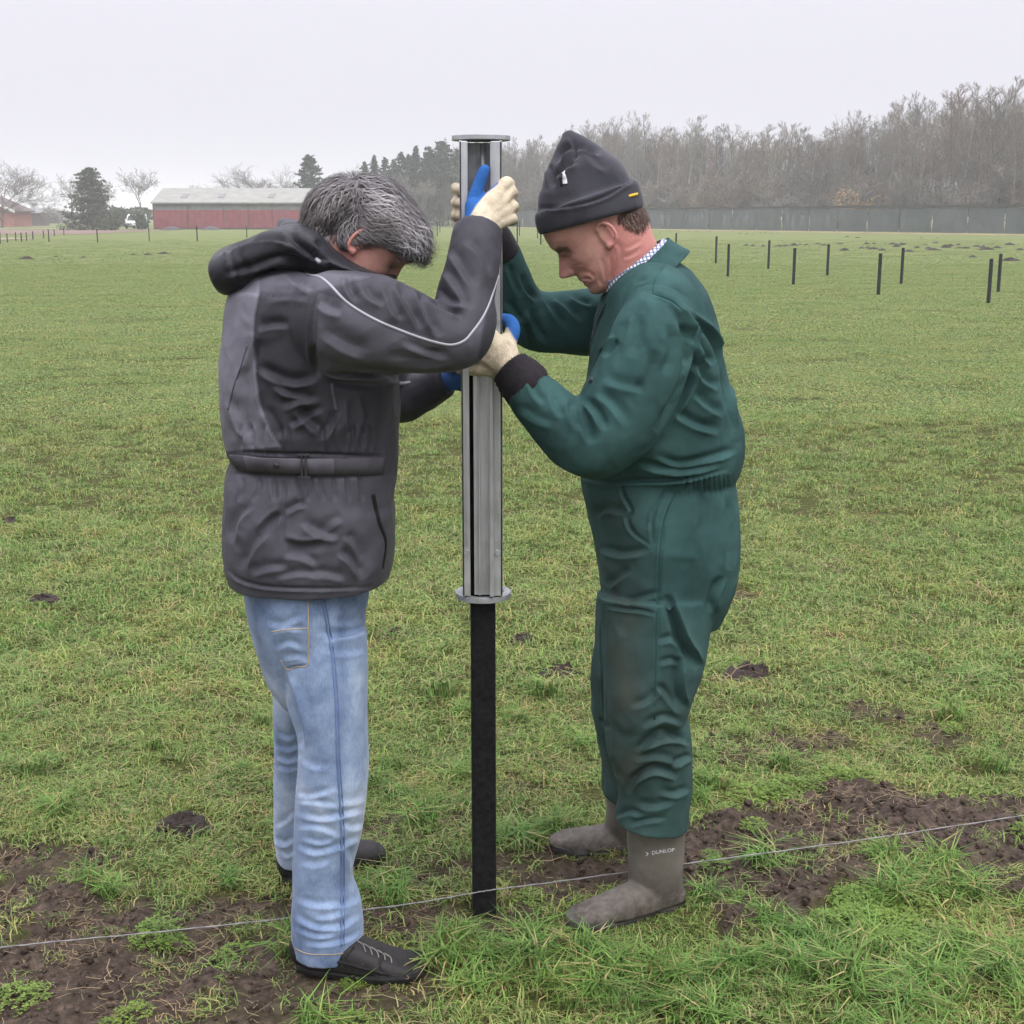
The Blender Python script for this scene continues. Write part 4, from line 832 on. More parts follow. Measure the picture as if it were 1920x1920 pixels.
dc = b.ramp(mixf, [(0., (.085, .128, .225)), (.5, (.225, .300, .430)), (1., (.47, .535, .64))]); dc = b.mixc(.3, dc, b.mixc(1., dc, b.ramp(dn, [(.3, .6), (.7, 1.4)]), 'MULTIPLY'))
b.set('Base Color', dc); b.set('Normal', b.bump(b.math('ADD', b.math('MULTIPLY', dn, .3), b.noise(ps, 45, 4, .6, .5)), .2, .004)); M['denim'] = b.m
b = NB('skin', Roughness=.55); b.set('Specular IOR Level', .35); ps = b.pos()
sc = b.mixc(b.attr('red'), (.52, .30, .235), (.54, .225, .195)); sc = b.mixc(b.ramp(b.noise(ps, 70, 5, .65), [(.35, 0.), (.7, .45)]), sc, (.40, .185, .135)); sc = b.mixc(b.ramp(b.noise(ps, 22, 4, .6), [(.42, 0.), (.68, .4)]), sc, (.50, .20, .165)); sc = b.mixc(b.ramp(b.noise(ps, 420, 2), [(.5, 0.), (.72, .35)]), sc, (.25, .15, .115)); sc = b.mixc(b.attr('dark'), sc, (.09, .055, .045))
b.set('Base Color', sc); b.set('Normal', b.bump(b.math('ADD', b.noise(ps, 320, 3), b.math('MULTIPLY', b.noise(ps, 90, 3), 1.)), .35, .002)); M['skin'] = b.m
b = NB('glove_fabric', Roughness=.85); b.set('Specular IOR Level', .15); ps = b.pos(); dirt = b.ramp(b.noise(ps, 38, 5, .65), [(.42, 0.), (.72, .8)])
gc = b.mixc(b.math('MULTIPLY', dirt, b.attr('dirt')), (.66, .57, .42), (.25, .19, .13)); b.set('Base Color', b.mixc(b.attr('blue'), gc, (.030, .120, .36))); b.set('Normal', b.bump(b.math('ADD', b.noise(ps, 500, 2), b.math('MULTIPLY', b.noise(ps, 70, 4, .6, .5), 2.5)), .5, .003)); M['glove'] = b.m
b = NB('hair', Roughness=.45); b.set('Specular IOR Level', .4); b.set('Base Color', b.attr('Col', 'Color')); M['hair'] = b.m
b = NB('boot_rubber', Roughness=.62); b.set('Specular IOR Level', .3); ps = b.pos(); bc = b.ramp(b.noise(ps, 16, 5, .6), [(.3, (.105, .092, .076)), (.7, (.165, .148, .126))])
bc = b.mixc(b.math('MULTIPLY', b.attr('mud'), b.ramp(b.noise(ps, 55, 5, .7), [(.35, .1), (.6, 1.)])), bc, (.045, .033, .026)); b.set('Base Color', bc); b.set('Normal', b.bump(b.noise(ps, 60, 4), .12, .004)); M['boot'] = b.m
b = NB('shoe_leather', Roughness=.6); b.set('Specular IOR Level', .3); ps = b.pos(); bc = b.ramp(b.noise(ps, 60, 5, .7), [(.35, (.010, .009, .009)), (.62, (.020, .018, .017)), (.85, (.06, .05, .042))])
b.set('Base Color', bc); b.set('Normal', b.bump(b.noise(ps, 140, 4), .25, .003)); M['shoe'] = b.m
simple('sole_rubber', (.018, .017, .016), .85, vscale=40, var=.3); simple('boot_sole', (.060, .055, .050), .85, vscale=40, var=.3); simple('reflective', (.30, .29, .33), .35, spec=.6, var=.03); simple('belt_web', (.060, .057, .066), .7); simple('belt_light', (.085, .080, .095), .65)
simple('buckle_plastic', (.03, .03, .032), .4, spec=.5); simple('zip_black', (.008, .008, .009), .6); simple('stitch_light', (.40, .30, .18), .8); simple('stitch_blue', (.115, .17, .31), .85); simple('seam_green', (.010, .055, .050), .8); simple('label_white', (.75, .75, .78), .6, var=.02); simple('label_yellow', (.62, .40, .04), .6, var=.03); simple('lace_grey', (.16, .15, .14), .8)
b = NB('check_shirt', Roughness=.85); ps = b.mapping(b.pos(), (1, 1, 1), (.6, .2, .4)); w1 = b.node('ShaderNodeTexWave'); b.link(ps, w1.inputs[0]); w1.inputs['Scale'].default_value = 40; w2 = b.node('ShaderNodeTexWave', bands_direction='Z'); b.link(ps, w2.inputs[0]); w2.inputs['Scale'].default_value = 38
b.set('Base Color', b.mixc(b.ramp(w2.outputs['Fac'], [(.55, 0.), (.7, .9)]), b.mixc(b.ramp(w1.outputs['Fac'], [(.55, 0.), (.7, .9)]), (.80, .80, .84), (.10, .13, .26)), (.13, .16, .28))); M['check'] = b.m
# ------------------------------------------------------------------ post being driven and its driver
b = NB('galvanised', Roughness=.42, Metallic=.85); ps = b.pos(); gz = b.noise(b.mapping(ps, (1, 1, .08)), 60, 5, .6)
b.set('Base Color', b.ramp(gz, [(.3, (.42, .43, .45)), (.7, (.68, .69, .71))])); b.set('Roughness', b.ramp(b.noise(ps, 30, 4), [(.3, .34), (.7, .55)])); M['galv'] = b.m
simple('plastic_post', (.007, .007, .0075), .8, spec=.2, vscale=90, var=.4, bump=.4, bscale=120, bdist=.003)
simple('galv_dull', (.42, .43, .44), .55, metal=.6, vscale=30)
YP = 2.846; pc = ground(908, 1712); YP = pc[1]
post = empty('plastic_post', (pc[0], YP, 0), 0, label='square black plastic post being driven into the ground', category='post')
zt = at(908, 300, YP)[2]; mb = MB(); mb.box((0, 0, (zt-.35)/2-.15), (.054, .054, zt-.35+.3), rz=.06); o = mb.build('shaft', M['plastic_post'], post, bevel=.006)
def adr(px, py): return at(px, py, YP)-np.array([pc[0], YP, 0])
xm = adr(903, 700)[0]; zb = adr(905, 1108)[2]; ztop = adr(903, 264)[2]
drv = empty('post_driver', (pc[0], YP, zb), 0, label='galvanised steel post driver held over the black post', category='tool')
hh = ztop-zb; x0, x1 = adr(866, 700)[0], adr(942, 700)[0]; W_ = x1-x0; cx = (x0+x1)/2
def db(name, c, s, mat='galv', bev=.0015, parent=None, rz=0): mb = MB(); mb.box(c, s, rz=rz); return mb.build(name, M[mat], parent or drv, bevel=bev)
tb = -.0
db('back_plate', (cx, .042, hh/2), (W_*.98, .005, hh-.004))
db('side_flange', (x0+.0025, -.006, hh/2), (.005, .092, hh-.004)); db('side_flange', (x1-.0025, -.006, hh/2), (.005, .092, hh-.004))
db('front_lip', (x0+.0085, -.050, hh/2), (.017, .004, hh-.006)); 
db('front_lip', (x1-.012, -.050, hh/2), (.024, .004, hh-.006))
hc = hh*.86
db('centre_plate', (cx+.006, -.0435, hc/2+.002), (W_*.56, .004, hc-.004))
db('guide_rail', (cx+.020, -.0555, hc/2), (.009, .020, hc-.01)); db('guide_rail', (cx-.006, -.0500, hc/2), (.004, .010, hc-.01))
mb = MB(); mb.tube([(cx+.004, -.02, hc-.1), (cx+.004, -.02, hh-.006)], .006, 10); mb.build('striker_rod', M['galv_dull'], drv, smooth=True)
mb = MB(); n = 40
def ngon(r, z, k=1.): return [(cx+r*math.cos(2*math.pi*i/n), r*k*math.sin(2*math.pi*i/n), z) for i in range(n)]
mb.prism(ngon(.060, hh), (0, 0, .010)); mb.build('top_plate', M['galv_dull'], drv, bevel=.0015)
mb = MB(); ro, ri = .0610, .0445; V = [(cx+r_*math.cos(2*math.pi*i/n), r_*math.sin(2*math.pi*i/n), z) for r_, z in ((ri, -.012), (ro, -.012), (ro, .0), (ri, .0)) for i in range(n)]
mb.add(V, [(j*n+i, j*n+(i+1) % n, ((j+1) % 4)*n+(i+1) % n, ((j+1) % 4)*n+i) for j in range(4) for i in range(n)]); mb.build('bottom_ring', M['galv_dull'], drv, bevel=.001)
for s in (-1, 1):
    for zz in (.10, hh-.16, hh*.62):
        mb = MB(); mb.tube([(cx+s*W_*.38, -.0505, zz), (cx+s*W_*.38, -.0575, zz)], .006, 6); mb.build('bolt', M['galv_dull'], drv)
# ------------------------------------------------------------------ wire along the ground
simple('wire_grey', (.24, .23, .23), .6, metal=.3, var=.1)
def wire_pt(px, py, Y): return at(px, py, Y)
WP = [wire_pt(-160, 1796, 2.62), wire_pt(60, 1770, 2.665), wire_pt(300, 1747, 2.70), wire_pt(545, 1721, 2.75), wire_pt(760, 1696, 2.78), wire_pt(889, 1674, 2.805), wire_pt(935, 1667, 2.808), wire_pt(1060, 1651, 2.86), wire_pt(1290, 1619, 2.95), wire_pt(1600, 1577, 3.08), wire_pt(1920, 1529, 3.21), wire_pt(2150, 1494, 3.3)]
Wc = catmull(np.array(WP), 260); mb = MB(); mb.tube(Wc, .0013, 6)
q = np.arange(len(Wc)); tw = np.linspace(0, 190, 1100); Wd = np.stack([np.interp(np.linspace(0, len(Wc)-1, 1100), q, Wc[:, i]) for i in range(3)], 1); mb.tube(Wd+np.c_[np.zeros(1100), .0014*np.cos(tw), .0014*np.sin(tw)], .0008, 4)
mb.build('fence_wire', M['wire_grey'], None, smooth=True, label='thin twisted grey wire strung low past the post', category='wire')
# ------------------------------------------------------------------ the grey-haired man in jacket and jeans
gl = ground(600, 1760); PL = empty('person', (gl[0], 2.74, 0), 0, label='grey-haired man in dark jacket and pale jeans bowing over the post driver', category='person')
J_TORSO = [(592, 508, 92, .12, 2.76), (590, 530, 128, .175, 2.76), (588, 565, 148, .195, 2.76), (585, 620, 160, .195, 2.75), (584, 680, 167, .19, 2.75), (585, 740, 167, .185, 2.75), (587, 800, 163, .18, 2.75), (592, 845, 156, .17, 2.75),
           (592, 870, 154, .165, 2.75), (590, 892, 154, .168, 2.75), (583, 930, 159, .18, 2.75), (580, 1000, 158, .187, 2.75), (579, 1050, 155, .187, 2.75), (580, 1084, 146, .183, 2.75)]
J_ARM = [(595, 612, 92, .085, 2.635), (640, 606, 98, .092, 2.585), (700, 609, 97, .092, 2.565), (760, 622, 88, .09, 2.565), (820, 636, 70, .085, 2.575), (858, 632, 62, .08, 2.59), (872, 600, 60, .075, 2.61), (872, 560, 57, .072, 2.64), (885, 505, 53, .066, 2.68), (893, 455, 49, .06, 2.715), (897, 432, 46, .055, 2.73)]
J_FAR = [(640, 600, 70, .08, 2.92), (690, 680, 62, .078, 2.95), (745, 742, 48, .072, 2.96), (790, 735, 38, .06, 2.95), (838, 713, 30, .046, 2.93)]
VJ, FJ, EJ = remesh([loft(J_TORSO, 64, e=2.35), loft(J_ARM, 40), loft(J_FAR, 32)], .0033, 6)
NJ = normals(VJ, FJ); VJ = cloth_noise(VJ, NJ, 40, .0045, 13); NJ = normals(VJ, FJ); VJ = cloth_noise(VJ, NJ, 42, .0024, 34); NJ = normals(VJ, FJ)
Z1 = lambda pts: [(380+x*.3125, 300+y*.3125) for x, y in pts]
Z3 = lambda pts: [(380+x*.3125, 800+y*.3125) for x, y in pts]
VJ = crease(VJ, NJ, [
    (Z1([(690, 790), (665, 900), (660, 1050), (668, 1200), (705, 1300)]), 5, 9), (Z1([(700, 1300), (820, 1330), (960, 1345), (1130, 1340)]), 8, 14, -1),
    (Z1([(345, 770), (310, 950), (305, 1100), (320, 1250), (345, 1450), (400, 1620)]), 4, 4), (Z1([(320, 1010), (420, 985), (520, 985)]), 8, 8), (Z1([(330, 1230), (450, 1300), (560, 1325), (690, 1290)]), 10, 13), (Z1([(440, 1330), (520, 1390), (640, 1400)]), 9, 11),
    (Z1([(470, 1480), (560, 1440), (700, 1420)]), 9, 9), (Z1([(380, 1480), (430, 1580), (460, 1680)]), 9, 9), (Z1([(560, 1480), (640, 1560), (720, 1640)]), 10, 12), (Z1([(520, 1600), (600, 1540), (720, 1480)]), 8, 9), (Z1([(700, 1680), (760, 1600), (800, 1500)]), 8, 8), (Z1([(880, 1440), (890, 1560), (880, 1680)]), 7, 7), (Z1([(960, 1400), (990, 1550), (960, 1700)]), 8, 7),
    (Z1([(250, 1250), (240, 1450), (260, 1650)]), 9, 7), (Z1([(180, 1400), (220, 1550), (290, 1690)]), 9, 8), (Z1([(350, 1050), (300, 1200), (220, 1330)]), 8, 5),
    (Z1([(700, 830), (760, 880), (840, 900)]), 12, 8), (Z1([(1170, 740), (1230, 850), (1310, 1010)]), 9, 11), (Z1([(1290, 760), (1340, 890), (1420, 1060)]), 9, 13), (Z1([(1350, 800), (1440, 890), (1560, 930)]), 8, 13), (Z1([(1100, 740), (1150, 880), (1200, 960)]), 9, 6), (Z1([(885, 690), (880, 760), (930, 850)]), 8, 9), (Z1([(960, 720), (1000, 800), (1100, 860)]), 10, 8),
    (Z1([(680, 1190), (850, 1260), (1050, 1290), (1300, 1290)]), 12, 7), (Z1([(720, 1010), (860, 1100), (1000, 1150)]), 14, 6), (Z1([(1100, 1180), (1300, 1200), (1500, 1180)]), 12, 5), (Z1([(1200, 1080), (1350, 1150), (1480, 1170)]), 9, 6),
    (Z1([(1490, 520), (1560, 640), (1640, 760)]), 10, 7), (Z1([(1450, 640), (1540, 760), (1610, 900)]), 10, 8), (Z1([(1580, 470), (1680, 560), (1740, 700)]), 10, 6), (Z1([(1400, 760), (1480, 840), (1600, 860)]), 9, 9),
    (Z1([(480, 640), (600, 740), (680, 790)]), 10, 4), (Z1([(380, 820), (520, 800), (660, 820)]), 11, 5)], 2.9)
NJ = normals(VJ, FJ)
gath = [(Z3([(x, 150), (x+4, 60), (x+r_, -20)]), 4, 5) for x, r_ in ((230, 10), (300, -10), (360, 14), (470, 8), (520, -10), (720, 5), (790, 14), (860, -6), (900, 8), (960, 4), (1010, -10))]
gath += [(Z3([(x, 290), (x+4, 360), (x+r_, 450)]), 4.5, 5) for x, r_ in ((230, -20), (330, -30), (420, 14), (560, 30), (640, -12), (700, 30), (780, 10), (860, 20), (940, 18))]
VJ = crease(VJ, NJ, gath+[
    (Z3([(480, 310), (484, 420), (478, 560), (470, 700)]), 4, 6), (Z3([(480, 510), (410, 560), (340, 640)]), 8, 8), (Z3([(484, 520), (560, 470), (620, 460)]), 7, 9), (Z3([(480, 690), (600, 715), (760, 690)]), 9, 10, -1), (Z3([(480, 760), (600, 770), (700, 830)]), 9, 7), (Z3([(600, 560), (720, 640), (820, 640)]), 10, 8), (Z3([(700, 640), (780, 560), (840, 540)]), 10, 6),
    (Z3([(820, 740), (900, 800), (970, 910)]), 10, 10), (Z3([(860, 640), (920, 700), (990, 840)]), 9, 7), (Z3([(230, 860), (290, 720), (380, 620)]), 10, 9), (Z3([(170, 700), (200, 560), (290, 460)]), 9, 7), (Z3([(280, 880), (380, 840), (520, 830)]), 9, 7), (Z3([(660, 860), (760, 880), (860, 900)]), 9, 6), (Z3([(420, 900), (600, 870), (740, 900)]), 8, 5),
    (Z3([(150, 860), (230, 925), (400, 965), (700, 975), (1050, 965)]), 3.5, 5), (Z3([(190, 150), (400, 165), (700, 170), (1000, 180), (1090, 175)]), 3, 6), (Z3([(190, 275), (400, 290), (700, 298), (1050, 290)]), 3.5, 7, -1)], 2.72)
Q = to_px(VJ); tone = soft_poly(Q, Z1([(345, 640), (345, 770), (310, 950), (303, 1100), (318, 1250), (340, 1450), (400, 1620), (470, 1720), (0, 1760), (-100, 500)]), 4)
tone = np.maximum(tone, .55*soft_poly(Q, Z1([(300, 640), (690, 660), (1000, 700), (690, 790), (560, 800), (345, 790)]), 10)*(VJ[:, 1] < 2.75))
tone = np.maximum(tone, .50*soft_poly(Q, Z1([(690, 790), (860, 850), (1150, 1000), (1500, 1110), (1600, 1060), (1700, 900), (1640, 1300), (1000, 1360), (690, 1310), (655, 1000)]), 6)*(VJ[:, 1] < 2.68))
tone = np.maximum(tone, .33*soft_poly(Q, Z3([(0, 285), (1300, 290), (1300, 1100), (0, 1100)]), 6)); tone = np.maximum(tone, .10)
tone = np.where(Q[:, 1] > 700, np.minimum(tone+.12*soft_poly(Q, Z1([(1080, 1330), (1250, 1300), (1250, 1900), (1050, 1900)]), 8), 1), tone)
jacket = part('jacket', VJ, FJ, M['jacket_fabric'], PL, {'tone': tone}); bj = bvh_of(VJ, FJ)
ribbon('reflective_piping', Z1([(540, 648), (600, 660), (640, 688), (700, 700), (760, 745), (850, 840), (940, 905), (1060, 970), (1180, 1020), (1300, 1065), (1420, 1100), (1500, 1110), (1570, 1085), (1620, 1030), (1690, 930), (1750, 780), (1790, 640), (1805, 560)]), bj, .0052, M['reflective'], jacket, .0005, .0012, m=120)
ribbon('back_piping', Z1([(268, 1110), (230, 1240), (190, 1350), (152, 1500)]), bj, .0028, M['belt_light'], jacket, .0005)
bo = ribbon('waist_belt', Z3([(190, 212), (300, 222), (450, 232), (600, 236), (800, 238), (940, 236), (1080, 232)]), bj, .036, M['belt_web'], jacket, .003, .003, m=60)
bb = bvh_of(np.array([v.co[:] for v in bo.data.vertices]), [p.vertices[:] for p in bo.data.polygons])
ribbon('belt_tab', Z3([(262, 218), (380, 228), (600, 236), (790, 238)]), bb, .033, M['belt_light'], jacket, .0025, .002, m=40)
def disc(name, px, py, bvh, r, th, mat, parent):
    h = on_surface(bvh, px, py); n_ = h[1]*np.sign(h[1]@(CAMP-h[0])); mb = MB(); mb.tube([h[0]-n_*.002, h[0]+n_*th*.7, h[0]+n_*th], [r, r, r*.6], 14); o = mb.build(name, mat, parent, smooth=True); return o
disc('snap_button', *Z3([(445, 230)])[0], bb, .006, .006, M['buckle_plastic'], jacket)
h = on_surface(bb, *Z3([(610, 235)])[0]); mb = MB(); mb.box(h[0]+np.array([-.004, -.006, 0]), (.004, .004, .048)); mb.box(h[0]+np.array([.004, -.006, 0]), (.004, .004, .048))
for s in (-1, 1): mb.box(h[0]+np.array([0, -.006, s*.0225]), (.024, .005, .005))
mb.build('belt_buckle', M['reflective'] if False else M['buckle_plastic'], jacket, bevel=.001)
ribbon('pocket_zip', Z3([(1020, 405), (1040, 500), (1060, 580), (1098, 690), (1080, 850)]), bj, .009, M['zip_black'], jacket, .001)
ribbon('chest_zip', Z1([(775, 1340), (785, 1420), (800, 1500)]), bj, .006, M['belt_light'], jacket, .001)
ribbon('cuff_tape', Z1([(1180, 1342), (1215, 1340), (1245, 1338)]), bj, .008, M['reflective'], jacket, .001)
# hood lying on the back, and the collar
HO = remesh([loft([(418, 512, 38, .10, 2.74), (440, 506, 45, .13, 2.74), (480, 492, 46, .145, 2.75), (520, 474, 42, .15, 2.75), (555, 466, 44, .15, 2.76), (590, 472, 40, .14, 2.77), (620, 490, 32, .13, 2.77)], 44, e=2.6, roundcap=(.01, .02)),
             loft([(535, 428, 16, .09, 2.76), (560, 440, 26, .12, 2.77), (590, 460, 28, .13, 2.77), (640, 492, 22, .12, 2.77), (700, 512, 14, .10, 2.77), (738, 518, 10, .07, 2.77)], 36, roundcap=(.012, .012))], .005, 4)
VH, FH, EH = HO; NH = normals(VH, FH); VH = cloth_noise(VH, NH, 44, .006, 18); NH = normals(VH, FH)
VH = crease(VH, NH, [(Z1([(90, 560), (250, 500), (430, 470), (560, 520)]), 6, 10), (Z1([(130, 690), (300, 640), (480, 590), (700, 640)]), 7, 12), (Z1([(200, 760), (330, 700), (500, 650)]), 6, 8), (Z1([(480, 400), (560, 500), (650, 570), (800, 630)]), 7, 11), (Z1([(520, 390), (620, 450), (720, 540)]), 6, 8), (Z1([(150, 520), (170, 620), (220, 760)]), 5, 7)])
hood = part('hood', VH, FH, M['hood_fabric'], jacket); bh = bvh_of(VH, FH)
disc('hood_eyelet', *Z1([(690, 606)])[0], bh, .007, .004, M['reflective'], jacket)
# jeans
YN, YF = 2.665, 2.90
PEL = [(575, 1075, 117, .17, 2.75), (576, 1110, 115, .17, 2.75), (578, 1150, 109, .17, 2.75), (587, 1205, 101, .165, 2.76), (594, 1255, 92, .15, 2.77), (600, 1300, 70, .11, 2.78)]
NEAR = [(600, 1190, 88, .10, 2.69), (607, 1250, 84, .10, 2.68), (615, 1310, 76, .096, 2.67), (624, 1370, 67, .09, YN), (625, 1430, 65, .086, YN-.005), (622, 1490, 66, .085, YN-.01), (617, 1550, 64, .082, YN-.015), (608, 1610, 57, .078, YN-.02), (606, 1650, 56, .078, YN-.02), (612, 1700, 65, .082, YN-.025), (614, 1745, 66, .084, YN-.03), (615, 1778, 63, .082, YN-.03)]
FARL = [(580, 1215, 72, .10, 2.86), (572, 1290, 58, .092, 2.89), (565, 1350, 50, .086, 2.92), (563, 1420, 47, .082, 2.95), (561, 1490, 47, .08, 2.98), (560, 1550, 47, .078, 3.00), (562, 1595, 44, .076, 3.02)]
VP, FP, EP = remesh([loft(PEL, 48), loft(NEAR, 44, e=2.2), loft(FARL, 36, e=2.2)], .0034, 6); NP_ = normals(VP, FP); VP = cloth_noise(VP, NP_, 50, .0028, 16); NP_ = normals(VP, FP)
Z5 = lambda pts: [(400+x*.3125, 1300+y*.3125) for x, y in pts]
VP = crease(VP, NP_, [
    (Z3([(400, 1230), (500, 1205), (620, 1215)]), 6, 5), (Z3([(640, 1035), (645, 1250), (640, 1430)]), 3, 3), (Z3([(640, 1430), (560, 1440), (500, 1455)]), 4, 4), (Z3([(430, 1330), (520, 1290), (620, 1340)]), 7, 6), (Z3([(470, 1390), (560, 1370), (640, 1390)]), 7, 5), (Z3([(380, 1170), (480, 1180), (620, 1120)]), 8, 7), (Z3([(680, 1230), (840, 1245), (990, 1210)]), 8, 6), (Z3([(760, 1160), (880, 1170), (960, 1140)]), 8, 5), (Z3([(700, 1320), (860, 1350), (980, 1320)]), 9, 5),
    (Z3([(470, 1460), (520, 1600), (560, 1760), (590, 1920)]), 9, 11, -1), (Z3([(560, 1480), (620, 1640), (640, 1800)]), 10, 4), (Z5([(480, 30), (520, 200), (530, 340)]), 8, 9, -1),
    (Z5([(530, 380), (600, 430), (720, 430)]), 8, 4), (Z5([(500, 590), (580, 610), (740, 560)]), 7, 7), (Z5([(500, 640), (620, 650), (760, 670)]), 6, 6), (Z5([(500, 710), (640, 745), (800, 715), (900, 690)]), 7, 8), (Z5([(505, 790), (650, 800), (760, 850)]), 7, 7), (Z5([(520, 860), (640, 890), (720, 870)]), 6, 6), (Z5([(500, 905), (620, 945), (780, 900), (880, 850)]), 7, 8), (Z5([(760, 770), (840, 800), (910, 770)]), 7, 7), (Z5([(740, 620), (830, 640), (920, 600)]), 9, 5), (Z5([(520, 1000), (620, 1020), (700, 980)]), 8, 5),
    (Z5([(800, 900), (840, 1000), (850, 1080)]), 9, 8), (Z5([(490, 1220), (620, 1260), (800, 1250), (890, 1200)]), 8, 8), (Z5([(480, 1310), (600, 1390), (760, 1390), (890, 1310)]), 7, 9), (Z5([(490, 1400), (620, 1450), (740, 1440)]), 6, 7), (Z5([(540, 1490), (660, 1500), (800, 1470), (880, 1420)]), 6, 7), (Z5([(600, 1340), (700, 1330), (800, 1290)]), 7, 5),
    (Z5([(380, 230), (450, 260), (520, 240)]), 6, 6), (Z5([(375, 300), (440, 330), (520, 300)]), 6, 6), (Z5([(380, 370), (450, 400), (530, 360)]), 6, 7), (Z5([(375, 430), (440, 450), (510, 440)]), 6, 5), (Z5([(370, 860), (420, 900), (480, 860)]), 6, 9), (Z5([(365, 800), (430, 760), (490, 700)]), 6, 6), (Z5([(400, 930), (440, 970), (490, 940)]), 5, 6)], 99, 0, 1.0, .62)
Q = to_px(VP); fade = .42+.30*np.exp(-((Q[:, 0]-660)/28)**2-((Q[:, 1]-1430)/130)**2)+.22*np.exp(-((Q[:, 0]-545)/35)**2-((Q[:, 1]-1270)/90)**2)-.26*np.exp(-((Q[:, 1]-1130)/55)**2)-.16*np.exp(-((Q[:, 0]-640)/12)**2)+.14*np.exp(-((Q[:, 1]-1470)/60)**2)+.1*fsin(VP, 20, 5)
fade = np.where(VP[:, 1] > 2.79, fade+.05, fade)
jeans = part('jeans', VP, FP, M['denim'], PL, {'fade': fade}); bp = bvh_of(VP, FP)
SE = [(604, 1124), (614, 1180), (623, 1237), (630, 1330), (632, 1420), (637, 1500), (640, 1560), (640, 1620), (640, 1680), (640, 1740), (640, 1772)]
for off, nm, m_, w_ in ((0, 'side_seam', 'stitch_blue', .004), (5, 'side_seam', 'stitch_blue', .0018)):
    ribbon(nm, [(x+off, y) for x, y in SE], bp, w_, M[m_], jeans, .0010, .0022, m=90)
ribbon('pocket_stitch', Z3([(632, 1040), (634, 1200), (632, 1340), (628, 1432), (560, 1442), (505, 1458), (468, 1400)]), bp, .0022, M['stitch_light'], jeans, .0004, .001, m=60); ribbon('pocket_stitch', Z3([(410, 1232), (500, 1218), (625, 1212)]), bp, .002, M['stitch_light'], jeans, .0004, .001)
ribbon('hem_stitch', [(553, 1778), (575, 1788), (605, 1790), (640, 1788), (672, 1778)], bp, .002, M['stitch_light'], jeans, .0004, .001)
# walking shoes
def footwear(name, up_, so, mat, parent, sole_mat, extra=(), attrs=None, lift=.020, voxel=.0036, e=2.5):
    """so: photo x, y of the near lower edge of the sole and its half width; the sole stands on the ground"""
    G = np.array([ground(x, y) for x, y, w in so]); Yc = np.array([g[1]+w for g, (x, y, w) in zip(G, so)]); xs_ = np.array([q[0] for q in so], float); o_ = np.argsort(xs_)
    Yf = lambda x: float(np.interp(x, xs_[o_], Yc[o_]))
    st = [(x, y, h_, w, Yf(x)) for x, y, h_, w in up_]
    V, F, E = remesh([loft(st, 40, e=e, roundcap=(.012, .014))]+list(extra), voxel, 4); V[:, 2] = np.where(V[:, 2] < lift, lift-.004+.2*(V[:, 2]-lift)*0, V[:, 2])
    N = normals(V, F); V = V+N*(.0011*fsin(V, 60, 9))[:, None]
    V[:, 2] = np.maximum(V[:, 2], lift-.005)
    o = part(name, V, F, mat, parent, attrs(V) if attrs else None)
    S = catmull(np.c_[G[:, 0], Yc, [w for x, y, w in so]], 30); mb = MB(); Vt = []
    for c in S: Vt += [(c[0], c[1]-c[2]+.003, .0), (c[0], c[1]-c[2]-.001, lift*.55), (c[0], c[1]-c[2]+.002, lift), (c[0], c[1]+c[2]-.002, lift), (c[0], c[1]+c[2]+.001, lift*.55), (c[0], c[1]+c[2]-.003, .0)]
    k = len(S); mb.add(Vt, [(i*6+j, i*6+(j+1) % 6, (i+1)*6+(j+1) % 6, (i+1)*6+j) for i in range(k-1) for j in range(6)]+[tuple(range(6)), tuple(range(6*k-6, 6*k))]); mb.build('sole', sole_mat, o)
    return o, V, F, Yf
so, Vs, Fs_, Yf = footwear('shoe', [(560, 1786, 26, .030), (574, 1780, 35, .037), (600, 1780, 40, .041), (640, 1786, 38, .044), (680, 1795, 34, .048), (720, 1806, 27, .051), (755, 1812, 22, .050), (780, 1816, 15, .041), (790, 1818, 9, .026)],
    [(556, 1826, .033), (600, 1833, .038), (660, 1841, .044), (710, 1847, .052), (760, 1845, .052), (788, 1838, .040), (798, 1828, .014)], M['shoe'], PL, M['sole_rubber'])
bs = bvh_of(Vs, Fs_)
for k in range(5): ribbon('lace', [(668+k*13, 1764+k*6), (680+k*13, 1772+k*6), (686+k*12, 1786+k*5)], bs, .003, M['lace_grey'], so, .001, round_=True)
for pts in ([(580, 1800), (630, 1803), (680, 1816), (730, 1828)], [(640, 1770), (622, 1790), (612, 1812)], [(664, 1776), (646, 1796), (640, 1816)], [(720, 1785), (712, 1810), (730, 1830)]): ribbon('overlay_strip', pts, bs, .006, M['sole_rubber'], so, .0008)
footwear('shoe', [(530, 1626, 22, .032), (545, 1620, 30, .040), (580, 1616, 33, .044), (630, 1610, 31, .048), (670, 1604, 26, .050), (700, 1599, 20, .046), (712, 1598, 12, .034)],
    [(523, 1662, .032), (560, 1660, .04), (610, 1654, .046), (660, 1642, .051), (700, 1632, .046), (722, 1620, .020)], M['shoe'], PL, M['sole_rubber'])
